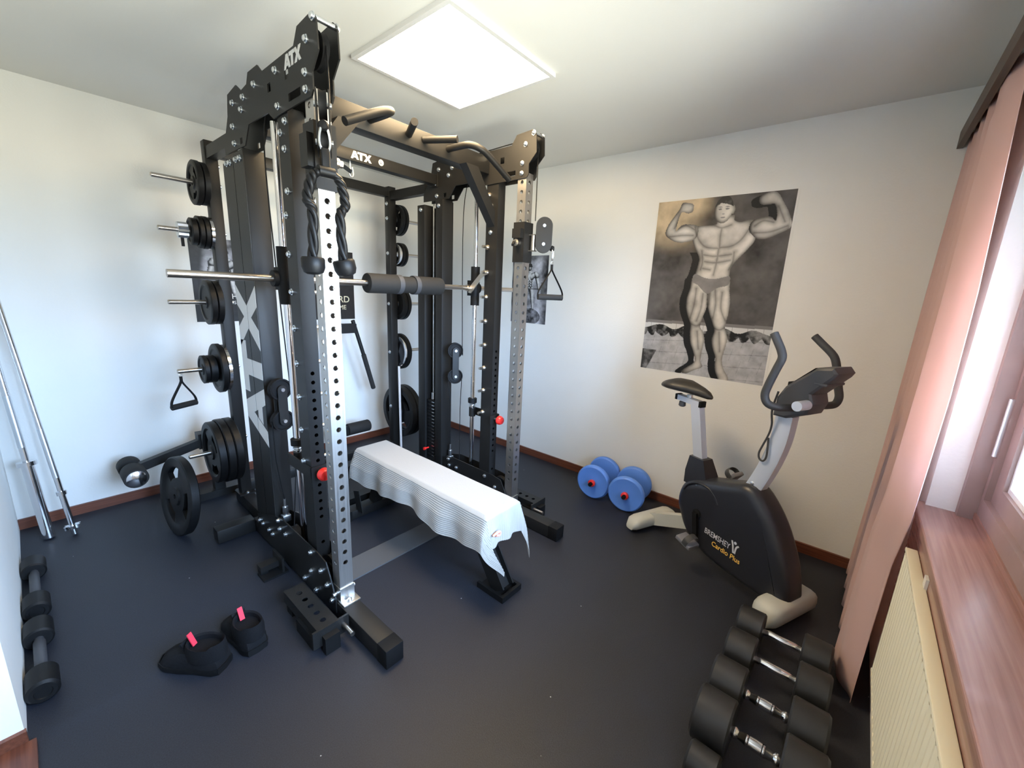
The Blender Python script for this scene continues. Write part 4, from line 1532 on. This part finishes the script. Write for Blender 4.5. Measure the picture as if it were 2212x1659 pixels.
# seat post
def rrect(b, rings_):
    return b.loft(rings_)
def rect_ring(s, z, ws, wl, tilt=0.0):
    return [(s + a * ws / 2, c * wl / 2, z + a * ws / 2 * tilt) for a, c in ((-1, -1), (1, -1), (1, 1), (-1, 1))]
obj('post_boot', B(MB).loft([rect_ring(.315, .430, .150, .115), rect_ring(.300, .500, .135, .10), rect_ring(.284, .585, .090, .075)]), 'bike_shell', bike, 20)
obj('seat_post', B(MB).loft([rect_ring(.280, .580, .058, .042, .1), rect_ring(.212, .870, .058, .042, .1)]), 'bike_silver', bike, 20)
sl = obj('seat_slider', B(MB).bar((.085, 0, .886), (.235, 0, .878), .040, .030), 'bike_silver', bike)
obj('slider_cap', B(MB).box(.070, .086, -.022, .022, .870, .904, .002).box(.234, .250, -.022, .022, .862, .896, .002), 'black_flat', sl)
obj('slider_knob', B(MB).lathe([(.006, 0), (.018, -.008), (.020, -.030), (.014, -.036), (.0001, -.036)], (.110, 0, .870), (0, 0, 1), 14), 'console_grey', sl)
obj('saddle_clamp', B(MB).cyl((.155, 0, .893), (.155, 0, .915), .016, 14), 'zinc', sl)
SAD = [(-.010, .030, .945, .012), (.005, .075, .948, .026), (.05, .100, .955, .035), (.11, .095, .957, .036), (.17, .060, .953, .034), (.23, .035, .945, .030), (.275, .022, .936, .022), (.295, .010, .930, .010)]
rings = []
for s, w, z, hgt in SAD:
    rings.append([(s, w * math.cos(2 * math.pi * k / 20), z + hgt * math.sin(2 * math.pi * k / 20) * (1.0 if math.sin(2 * math.pi * k / 20) > 0 else .9)) for k in range(20)])
obj('saddle', B(MB).loft(rings), 'saddle_skin', bike, 80)
# mast
mast = smooth_path([(.590, 0, .515), (.625, 0, .600), (.660, 0, .715), (.682, 0, .830), (.688, 0, .950)], 5)
rings = []
for i, p in enumerate(mast):
    t_ = (mast[min(i + 1, len(mast) - 1)] - mast[max(i - 1, 0)]).normalized()
    nrm = Vector((t_.z, 0, -t_.x))
    rings.append([p + nrm * (a * .037) + Vector((0, c * .025, 0)) for a, c in ((-1, -1), (-.8, -1.15), (.8, -1.15), (1, -1), (1, 1), (.8, 1.15), (-.8, 1.15), (-1, 1))])
ms = obj('mast', B(MB).loft(rings), 'bike_silver', bike, 50)
for s, z in ((.588, .545), (.605, .580), (.640, .548)):
    obj('mast_bolt', B(MB).lathe([(.009, 0), (.009, .004), (.005, .007), (.0001, .007)], (s, -.028, z), (0, -1, 0), 12), 'zinc', ms)
# console
CON = [(.655, .945), (.710, .946), (.795, .985), (.812, 1.035), (.800, 1.075), (.872, 1.160), (.882, 1.180), (.862, 1.203), (.800, 1.192), (.688, 1.090), (.660, 1.035)]
rings = []
for lo, d in ((-.066, .012), (-.060, .003), (-.05, 0), (.05, 0), (.060, .003), (.066, .012)):
    rings.append([(s, lo * (1.0 + .12 * max(0, (z - 1.08) / .12)), z) for s, z in inset(CON, d)])
cn = obj('console', B(MB).loft(rings), 'console_grey', bike, 30)
obj('console_screen', B(MB).add([(.705, -.05, 1.108), (.705, .05, 1.108), (.788, .055, 1.188), (.788, -.055, 1.188)], [(0, 1, 2, 3)]), 'black_flat', cn, 0)
obj('console_button', B(MB).box(.672, .700, -.02, .02, 1.070, 1.105, .004), 'black_flat', cn)
obj('console_lip', B(MB).box(.800, .850, -.070, .070, 1.120, 1.132, .004), 'console_grey', cn)
obj('tension_knob', B(MB).cyl((.790, -.066, 1.030), (.790, -.140, 1.030), .021, 20).cyl((.790, -.05, 1.03), (.790, -.07, 1.03), .012, 12), 'bike_silver', bike)
for sg in (-1, 1):
    if sg < 0:
        P = [(.745, -.04, 1.005), (.735, -.10, 1.006), (.715, -.150, 1.008), (.690, -.176, 1.022), (.676, -.180, 1.055), (.684, -.181, 1.100), (.706, -.182, 1.175), (.720, -.183, 1.222), (.712, -.183, 1.252), (.690, -.182, 1.288), (.668, -.180, 1.320)]
    else:
        P = [(.745, .04, 1.005), (.752, .10, 1.003), (.765, .150, 1.002), (.783, .176, 1.012), (.790, .180, 1.045), (.778, .181, 1.090), (.758, .182, 1.165), (.742, .183, 1.210), (.722, .183, 1.235), (.682, .182, 1.268), (.641, .180, 1.302)]
    obj('handlebar', B(MB).tube(smooth_path(P, 6), .0165, 16), 'bike_grip', bike, 60)
# pulse cable looped on the mast
cp = [(.668, -.07, 1.06), (.650, -.06, .97), (.652, -.045, .90), (.645, -.04, .85), (.628, -.04, .79), (.616, -.04, .745), (.622, -.04, .718), (.640, -.04, .712), (.652, -.04, .735), (.650, -.04, .79), (.646, -.04, .83)]
obj('pulse_cable', B(MB).tube(smooth_path(cp, 6), .0045, 8), 'bike_grip', bike, 60)
# feet
obj('rear_stem', B(MB).bar((.02, 0, .060), (.30, 0, .190), .060, .075), 'bike_foot', bike)
obj('front_stem', B(MB).box(.77, .855, -.04, .04, .035, .12), 'bike_shell', bike)
def foot_shell(s, half, h, d):
    b = B(MB)
    rings = []
    for k in range(13):
        l = -half + 2 * half * k / 12
        e = max(.0, abs(l) / half)
        w = d * (1 - .45 * max(0, (e - .75) / .25) ** 2)
        hh = h * (1 - .55 * max(0, (e - .7) / .3) ** 2)
        ring = []
        for j in range(14):
            a = 2 * math.pi * j / 14
            ca, sa = math.cos(a), math.sin(a)
            ring.append((s + math.copysign(abs(ca) ** .6, ca) * w / 2, l, .018 + hh / 2 + math.copysign(abs(sa) ** .6, sa) * hh / 2))
        rings.append(ring)
    return b.loft(rings)
obj('rear_foot', foot_shell(.0, .19, .075, .10), 'bike_foot', bike, 60)
obj('front_foot', foot_shell(.840, .185, .105, .125), 'bike_foot', bike, 60)
for s, half in ((.0, .15), (.840, .14)):
    for sg in (-1, 1):
        obj('foot_pad', B(MB).cyl((s, sg * half, 0), (s, sg * half, .022), .018, 14), 'rubber', bike)

# ------------------------------------------------------------------ posters (flat prints built as fine colour grids)
def smoothstep(a, b, x):
    t_ = np.clip((x - a) / (b - a), 0, 1)
    return t_ * t_ * (3 - 2 * t_)

def vnoise(U, V, sc, seed):
    rng = np.random.RandomState(seed)
    g = rng.rand(64, 64)
    x, y = U * sc, V * sc
    xi, yi = np.floor(x).astype(int), np.floor(y).astype(int)
    fx, fy = x - xi, y - yi
    fx, fy = fx * fx * (3 - 2 * fx), fy * fy * (3 - 2 * fy)
    G = lambda a, c: g[a % 64, c % 64]
    return (G(xi, yi) * (1 - fx) * (1 - fy) + G(xi + 1, yi) * fx * (1 - fy) + G(xi, yi + 1) * (1 - fx) * fy + G(xi + 1, yi + 1) * fx * fy)

def fbm(U, V, sc, seed):
    return sum(vnoise(U, V, sc * 2 ** k, seed + k) / 2 ** k for k in range(4)) / 1.875

class Fig:
    """height field of limbs, lit from the front left"""
    def __init__(s, U, V, asp):
        s.x, s.y = U, V * asp
        s.asp = asp
        s.h = np.full(U.shape, -1.0)

    def cap(s, p0, p1, r0, r1, lift=0.0):
        ax, ay = p0[0], p0[1] * s.asp
        bx_, by_ = p1[0], p1[1] * s.asp
        dx, dy = bx_ - ax, by_ - ay
        L2 = dx * dx + dy * dy + 1e-9
        t_ = np.clip(((s.x - ax) * dx + (s.y - ay) * dy) / L2, 0, 1)
        d2 = (s.x - ax - t_ * dx) ** 2 + (s.y - ay - t_ * dy) ** 2
        r = r0 + (r1 - r0) * t_
        hh = (r * r - d2) / (1.5 * r)
        hh = np.where(hh > 0, hh + lift * np.clip(hh / (r * .35), 0, 1), hh)
        k = 170.0
        s.h = np.maximum(s.h, hh) + np.log1p(np.exp(-k * np.abs(s.h - hh))) / k * .8

    def shade(s):
        gy, gx = np.gradient(s.h)
        st_x, st_y = s.x[0, 1] - s.x[0, 0], s.y[1, 0] - s.y[0, 0]
        nx_, ny_, nz_ = -gx / st_x * 1.25, -gy / st_y * 1.25, np.ones_like(s.h)
        ln = np.sqrt(nx_ ** 2 + ny_ ** 2 + nz_ ** 2)
        l = np.array([.30, -.38, .87])
        sh_ = np.clip((nx_ * l[0] + ny_ * l[1] + nz_ * l[2]) / ln, 0, 1)
        g2y, g2x = np.gradient(gy)[0] / st_y ** 2, np.gradient(gx)[1] / st_x ** 2
        crease = np.clip((g2x + g2y) / 60.0, 0, 1)
        return np.clip(sh_ - .45 * crease, 0, 1), s.h > 0

FIGURE = {
    'torso': [(0.495, 0.122), (0.488, 0.143), (0.43, 0.148), (0.337, 0.15), (0.319, 0.179), (0.319, 0.223), (0.349, 0.268), (0.39, 0.32), (0.39, 0.357), (0.379, 0.406), (0.371, 0.432), (0.428, 0.454), (0.593, 0.451), (0.634, 0.437), (0.64, 0.415), (0.641, 0.38), (0.667, 0.344), (0.723, 0.296), (0.775, 0.243), (0.781, 0.203), (0.781, 0.145), (0.723, 0.13), (0.662, 0.14), (0.616, 0.128), (0.602, 0.1)],
    'arm_a': [(0.347, 0.149), (0.269, 0.134), (0.215, 0.138), (0.174, 0.167), (0.174, 0.144), (0.189, 0.089), (0.208, 0.065), (0.257, 0.075), (0.292, 0.064), (0.29, 0.029), (0.247, 0.018), (0.201, 0.016), (0.181, 0.048), (0.14, 0.09), (0.102, 0.133), (0.085, 0.178), (0.115, 0.205), (0.188, 0.23), (0.256, 0.233), (0.319, 0.223), (0.351, 0.202)],
    'arm_b': [(0.743, 0.137), (0.812, 0.124), (0.863, 0.124), (0.893, 0.146), (0.898, 0.122), (0.884, 0.078), (0.871, 0.061), (0.816, 0.064), (0.774, 0.054), (0.764, 0.026), (0.786, 0.012), (0.836, 0.002), (0.881, 0.01), (0.923, 0.054), (0.969, 0.107), (0.999, 0.159), (0.991, 0.184), (0.941, 0.204), (0.877, 0.225), (0.819, 0.233), (0.77, 0.219), (0.726, 0.18)],
    'leg_a': [(0.367, 0.429), (0.354, 0.486), (0.334, 0.556), (0.345, 0.618), (0.376, 0.671), (0.396, 0.702), (0.401, 0.757), (0.416, 0.812), (0.448, 0.858), (0.471, 0.905), (0.457, 0.93), (0.406, 0.96), (0.371, 0.989), (0.413, 0.996), (0.475, 0.969), (0.537, 0.943), (0.518, 0.908), (0.518, 0.852), (0.522, 0.78), (0.5, 0.735), (0.475, 0.706), (0.486, 0.65), (0.504, 0.596), (0.496, 0.52), (0.509, 0.438)],
    'leg_b': [(0.483, 0.439), (0.495, 0.52), (0.507, 0.58), (0.539, 0.64), (0.573, 0.692), (0.59, 0.729), (0.58, 0.777), (0.599, 0.829), (0.628, 0.874), (0.634, 0.928), (0.654, 0.974), (0.7, 1.016), (0.748, 1.014), (0.745, 0.979), (0.704, 0.936), (0.684, 0.892), (0.688, 0.837), (0.697, 0.767), (0.672, 0.716), (0.666, 0.687), (0.675, 0.633), (0.675, 0.567), (0.658, 0.501), (0.634, 0.43)],
    'briefs': [(0.373, 0.411), (0.456, 0.432), (0.539, 0.438), (0.642, 0.422), (0.641, 0.47), (0.569, 0.485), (0.518, 0.512), (0.495, 0.52), (0.466, 0.51), (0.411, 0.473), (0.362, 0.455)],
}
STROKES = [
    [(0.533, 0.165), (0.53, 0.207), (0.537, 0.272)],
    [(0.326, 0.164), (0.372, 0.224), (0.432, 0.263), (0.525, 0.272)],
    [(0.537, 0.268), (0.621, 0.262), (0.681, 0.233), (0.726, 0.18)],
    [(0.531, 0.275), (0.53, 0.343), (0.52, 0.416)],
    [(0.424, 0.305), (0.514, 0.314), (0.631, 0.305)],
    [(0.437, 0.342), (0.521, 0.349), (0.628, 0.337)],
    [(0.43, 0.38), (0.488, 0.387)],
    [(0.405, 0.283), (0.422, 0.342), (0.415, 0.387)],
    [(0.648, 0.294), (0.649, 0.344), (0.628, 0.387)],
    [(0.403, 0.492), (0.402, 0.584), (0.385, 0.663)],
    [(0.461, 0.521), (0.461, 0.605), (0.44, 0.676)],
    [(0.513, 0.512), (0.518, 0.58)],
    [(0.551, 0.497), (0.57, 0.579), (0.565, 0.654)],
    [(0.607, 0.51), (0.615, 0.599), (0.659, 0.664)],
    [(0.401, 0.698), (0.445, 0.706), (0.478, 0.693)],
    [(0.582, 0.71), (0.628, 0.719), (0.667, 0.701)],
    [(0.457, 0.738), (0.486, 0.839)],
    [(0.628, 0.73), (0.655, 0.84)],
    [(0.175, 0.163), (0.248, 0.141), (0.324, 0.165)],
    [(0.883, 0.151), (0.815, 0.141), (0.762, 0.164)],
    [(0.125, 0.198), (0.238, 0.194), (0.319, 0.197)],
    [(0.766, 0.198), (0.872, 0.197), (0.975, 0.172)],
    [(0.197, 0.089), (0.157, 0.152)],
    [(0.898, 0.074), (0.954, 0.151)],
    [(0.48, 0.151), (0.533, 0.164), (0.598, 0.151)],
    [(0.326, 0.153), (0.351, 0.202)],
    [(0.731, 0.144), (0.734, 0.193)],
]

def in_poly(U, V, P):
    k = np.zeros(U.shape, bool)
    n = len(P)
    for i in range(n):
        (x0, y0), (x1, y1) = P[i], P[(i + 1) % n]
        if abs(y1 - y0) < 1e-9:
            continue
        k ^= ((y0 > V) != (y1 > V)) & (U < (x1 - x0) * (V - y0) / (y1 - y0) + x0)
    return k

def curve(P, closed=True, k=5):
    return [(q.x, q.y) for q in smooth_path([(a, c, 0) for a, c in P], k, closed)]

def blur(a, r, times=3):
    for _ in range(times):
        for ax in (0, 1):
            p = np.pad(a, [(r + 1, r) if q == ax else (0, 0) for q in (0, 1)], mode='edge')
            cs = np.cumsum(p, axis=ax)
            n = 2 * r + 1
            a = (np.take(cs, range(n, cs.shape[ax]), ax) - np.take(cs, range(0, cs.shape[ax] - n), ax)) / n
    return a

def body_mask(U, V):
    k = np.zeros(U.shape, bool)
    for name in ('torso', 'arm_a', 'arm_b', 'leg_a', 'leg_b'):
        k |= in_poly(U, V, curve(FIGURE[name]))
    k |= ((U - .527) / .066) ** 2 + ((V - .070) / .070) ** 2 < 1
    k |= ((U - .595) / .013) ** 2 + ((V - .073) / .022) ** 2 < 1
    return k

def big_print(U, V):
    asp = 1.101 / .766
    n1, n2, n3 = fbm(U, V * asp, 5, 3), fbm(U, V * asp, 22, 9), fbm(U, V * asp, 12, 21)
    img = np.zeros(U.shape + (3,))
    base = .055 + .16 * (n1 - .3) + .05 * (n2 - .5)
    img[...] = np.clip(base, .02, 1)[..., None] * np.array([1.0, .93, .90])
    # pale backdrop at the upper left
    w = smoothstep(.46, .20, U) * smoothstep(.30, .14, V + .10 * (n1 - .5)) * (.45 + 1.0 * n1)
    w = np.clip(w + .7 * smoothstep(.50, .36, U) * smoothstep(.13, .03, V), 0, 1)
    img = img * (1 - w[..., None]) + w[..., None] * np.array([.52, .41, .27]) * (.6 + .8 * n3[..., None])
    # skirting, ruffled cloth, floor
    hor = .690 - .012 * U
    k = (V > hor) & (V < hor + .018)
    img[k] = np.array([.20, .19, .19])
    k = (V >= hor + .018) & (V < hor + .050)
    img[k] = (.60 * (1 - .5 * (np.abs(((U * 9) % 1) - .5) < .03)))[k][:, None] * np.ones(3)
    ruf = hor + .070 + .028 * np.abs(np.sin(U * 34 + 5 * n1))
    k = (V >= hor + .038 + .012 * np.sin(U * 25 + 3 * n1)) & (V < ruf)
    img[k] = np.clip(.03 + .75 * (n2 - .45), .008, .45)[k][:, None] * np.ones(3)
    k = V >= ruf
    pl_ = .43 + .28 * (n2 - .5) - .12 * (np.abs(((V * 14 + U * .8) % 1) - .5) < .03) - .08 * (np.abs(((U * 7 + V * 2.2 + np.floor(V * 14 + U * .8) * .37) % 1) - .5) < .02)
    img[k] = pl_[k][:, None] * np.array([.97, .98, 1.03])
    k = (U + (V - .90) * .6 < .115) & (V > .875)
    img[k] = (.34 - .5 * n2[k])[:, None].clip(.04, .5) * np.ones(3)
    # the dark cast shadow beside the man
    sh = body_mask(U + .055, V - .004) & (V > .29)
    sh |= body_mask(U + .050, V - .012) & (U > .62) & (V < .14)
    img[sh] = np.array([.007, .007, .008])
    # the man: soft round shading plus darker creases between the muscles
    m = body_mask(U, V)
    wide = blur(m.astype(float), 7, 3)
    tone = np.full(U.shape, .45)
    head = (((U - .527) / .066) ** 2 + ((V - .070) / .070) ** 2 < 1) | (((U - .595) / .013) ** 2 + ((V - .073) / .022) ** 2 < 1)
    for pm in [in_poly(U, V, curve(FIGURE[q])) for q in ('leg_b', 'leg_a', 'torso', 'arm_a', 'arm_b')] + [head]:
        w1 = blur(pm.astype(float), 4, 3)
        w2 = blur(pm.astype(float), 10, 2)
        side_ = np.roll(w2, 4, 1) - np.roll(w2, -4, 1)
        tp = .13 + .50 * smoothstep(.40, 1.0, w1) * (.45 + .55 * smoothstep(.30, .95, w2)) + .28 * side_
        tone = np.where(pm, tp, tone)
    crease = np.zeros(U.shape)
    for P in STROKES:
        Q = curve(P, False, 6)
        for (x0, y0), (x1, y1) in zip(Q, Q[1:]):
            dx, dy = x1 - x0, (y1 - y0) * asp
            t_ = np.clip(((U - x0) * dx + (V - y0) * asp * dy) / (dx * dx + dy * dy + 1e-9), 0, 1)
            d = np.sqrt((U - x0 - t_ * dx) ** 2 + ((V - y0) * asp - t_ * dy) ** 2)
            crease = np.maximum(crease, .45 * np.exp(-(d / .0055) ** 2) + .80 * np.exp(-(d / .021) ** 2))
    tone = tone * (1 - .50 * np.clip(crease, 0, 1.35)) * (.62 + .75 * n3) + .05 * (n2 - .5)
    img[m] = np.clip(tone, .03, .85)[m][:, None] * np.array([1.0, .95, .88])
    br = in_poly(U, V, curve(FIGURE['briefs'], True, 3))
    img[br] = (.17 + .16 * wide[br] * n3[br] + .05 * (n2[br] - .5))[:, None] * np.array([1, .95, .93])
    # hair and a plain face
    hd = ((U - .527) / .068) ** 2 + ((V - .070) / .072) ** 2 < 1
    k = hd & (V < .036 + .35 * (U - .527) ** 2 / .066 + .03 * (n2 - .5))
    img[k] = (.035 + .25 * np.clip(n2[k] - .55, 0, 1))[:, None] * np.ones(3)
    for cx_ in (.500, .553):
        img[((U - cx_) / .014) ** 2 + ((V - .066) / .0045) ** 2 < 1] = .20
        img[((U - cx_) / .017) ** 2 + ((V - .056) / .0025) ** 2 < 1] = .22
    img[((U - .527) / .019) ** 2 + ((V - .110) / .0035) ** 2 < 1] = .26
    img[((U - .527) / .011) ** 2 + ((V - .092) / .003) ** 2 < 1] = .36
    return img

def warrior_print(U, V, seed, text=False):
    asp = .565 / .385
    n1, n2 = fbm(U, V * asp, 4, seed), fbm(U, V * asp, 14, seed + 5)
    img = np.zeros(U.shape + (3,))
    g = np.clip(.30 + 1.1 * (n1 - .45) + .4 * (n2 - .5), .02, .8)
    g = g * (1 - .6 * smoothstep(.55, 1.0, np.abs(U - .5) * 2)) * (1 - .3 * smoothstep(.2, 0, V))
    img[...] = g[..., None] * np.array([.97, .97, 1.05])
    f = Fig(U, V, asp)
    c = f.cap
    for s_ in (-1, 1):
        c((.5 + s_ * .07, .50), (.5 + s_ * .10, .64), .065, .045)
        c((.5 + s_ * .10, .64), (.5 + s_ * .12, .78), .048, .030)
        c((.5 + s_ * .05, .31), (.5 + s_ * .10, .29), .070, .065, .02)
        c((.5 + s_ * .17, .27), (.5 + s_ * .20, .29), .065, .06, .02)
        c((.5 + s_ * .20, .31), (.5 + s_ * .24, .40), .050, .040)
        c((.5 + s_ * .24, .40), (.5 + s_ * .27, .49), .040, .028)
        for k_ in range(3):
            c((.5 + s_ * .035, .37 + .035 * k_), (.5 + s_ * .04, .375 + .035 * k_), .03, .03, .05)
    c((.5, .30), (.5, .46), .12, .09, -.02)
    c((.5, .20), (.5, .24), .04, .05)
    c((.5, .165), (.5, .19), .05, .04, .05)
    sh_, k = f.shade()
    img[k] = (np.clip(.02 + 1.05 * (sh_ - .35), .01, .72) * (.6 + .7 * n2))[k][:, None] * np.ones(3)
    k = (((U - .5) / .065) ** 2 + ((V - .155) / .045) ** 2 < 1) & (V < .165)
    img[k] = .03
    k = (np.abs(V - .485) < .008) & (np.abs(U - .5) < .42)
    img[k] = .04
    for cx_ in (.12, .88):
        k = (np.abs(U - cx_) < .045) & (np.abs(V - .485) < .10)
        img[k] = (.05 + .12 * n2[k])[:, None] * np.ones(3)
    r = ((U - .5) / .34) ** 2 + ((V - .90) / .13) ** 2
    k = r < 1
    img[k] = (np.clip(.05 + .55 * (n2 - .35), .02, .4))[k][:, None] * np.array([1, 1, 1.08])
    return img

def quote_print(U, V):
    n1 = fbm(U, V, 20, 4)
    img = np.zeros(U.shape + (3,))
    img[...] = (.016 + .012 * n1)[..., None] * np.array([1.1, .95, .9])
    return img

def dark_figure_print(U, V):
    im = warrior_print(U, V, 31)
    n2 = fbm(U, V, 18, 8)
    k = smoothstep(.30, .42, np.abs(U - .5) + .25 * np.abs(V - .45))
    im = im * (1 - .93 * k[..., None]) + .014 * k[..., None]
    low = smoothstep(.62, .72, V)
    return im * (1 - .96 * low[..., None]) + .012 * low[..., None]

def poster(name, label, corner, ux, w, h, nx, ny, fn, margin):
    """corner: top left as seen; ux: unit vector to the right; hangs on the wall, thin paper"""
    corner, ux = Vector(corner), Vector(ux)
    uz = Vector((0, 0, 1))
    out = ux.cross(uz)                       # away from the wall, towards the room
    t = thing(name, label, 'poster', corner + ux * (w / 2) - uz * h)
    th = .0016
    def sheet(a, c0, c1, d0, d1):
        P = [corner + ux * c0 - uz * d0, corner + ux * c1 - uz * d0, corner + ux * c1 - uz * d1, corner + ux * c0 - uz * d1]
        return a.add([p + out * .0008 for p in P] + [p + out * th for p in P],
                     [(0, 1, 2, 3), (4, 5, 6, 7)] + [(i, (i + 1) % 4, 4 + (i + 1) % 4, 4 + i) for i in range(4)])
    obj('paper', sheet(B(), 0, w, 0, h), 'poster_paper', t, 0)
    us, vs_ = np.linspace(0, 1, nx + 1), np.linspace(0, 1, ny + 1)
    U_, V_ = np.meshgrid(us, vs_)
    img = np.clip(fn(U_, V_), 0, 1)
    b = B()
    iw, ih = w - 2 * margin, h - 2 * margin
    o0 = corner + ux * margin - uz * margin + out * (th + .0004)
    vs = [o0 + ux * (u * iw) - uz * (v * ih) for v in vs_ for u in us]
    fs = []
    for j in range(ny):
        for i in range(nx):
            a = j * (nx + 1) + i
            fs.append((a, a + nx + 1, a + nx + 2, a + 1))
    b.add(vs, fs)
    o = obj('print', b, 'poster_print', t, 0)
    ca = o.data.color_attributes.new('print', 'FLOAT_COLOR', 'POINT')
    buf = np.ones(((nx + 1) * (ny + 1), 4), dtype=np.float32)
    buf[:, :3] = img.reshape(-1, 3)
    ca.data.foreach_set('color', buf.ravel())
    return t, o0, out

poster('poster', 'large black and white poster of a muscular man flexing both arms', (0, -2.279, 2.068), (0, -1, 0), .79, 1.125, 270, 390, big_print, .012)
poster('poster', 'small cloudy grey poster of a warrior with a barbell, behind right silver post', (0, -1.046, 1.745), (0, -1, 0), .387, .565, 110, 160, lambda u, v: warrior_print(u, v, 12), .004)
poster('poster', 'dark poster of a shadowed figure on the back wall, behind left storage post', (-2.057, 0, 1.705), (1, 0, 0), .40, .56, 100, 140, dark_figure_print, .001)
qt, o0, out = poster('poster', 'plain dark poster with pale lettering on the back wall, behind left silver post', (-1.300, 0, 1.708), (1, 0, 0), .395, .565, 40, 60, quote_print, .001)
mat('quote_ink', (.75, .68, .48), .6)
for txt, x, z, hgt in (('RD', -1.052, 1.288, .052), ('ME', -1.050, 1.228, .036)):
    b = B()
    text_shape(txt, hgt, b, (x, -.0024, z), (1, 0, 0), (0, 0, 1), .0003, 0, .01, 1.0)
    obj('lettering', b, 'quote_ink', qt, 0)
dk = [o for o in bpy.data.objects if o.get('label', '').startswith('dark poster')][0]
for txt, x, z, hgt in (('H', -1.838, 1.305, .034), ('US', -1.850, 1.268, .022)):
    b = B()
    text_shape(txt, hgt, b, (x, -.0026, z), (1, 0, 0), (0, 0, 1), .0003, 0, .01, 1.0)
    obj('lettering', b, 'logo_white', dk, 0)
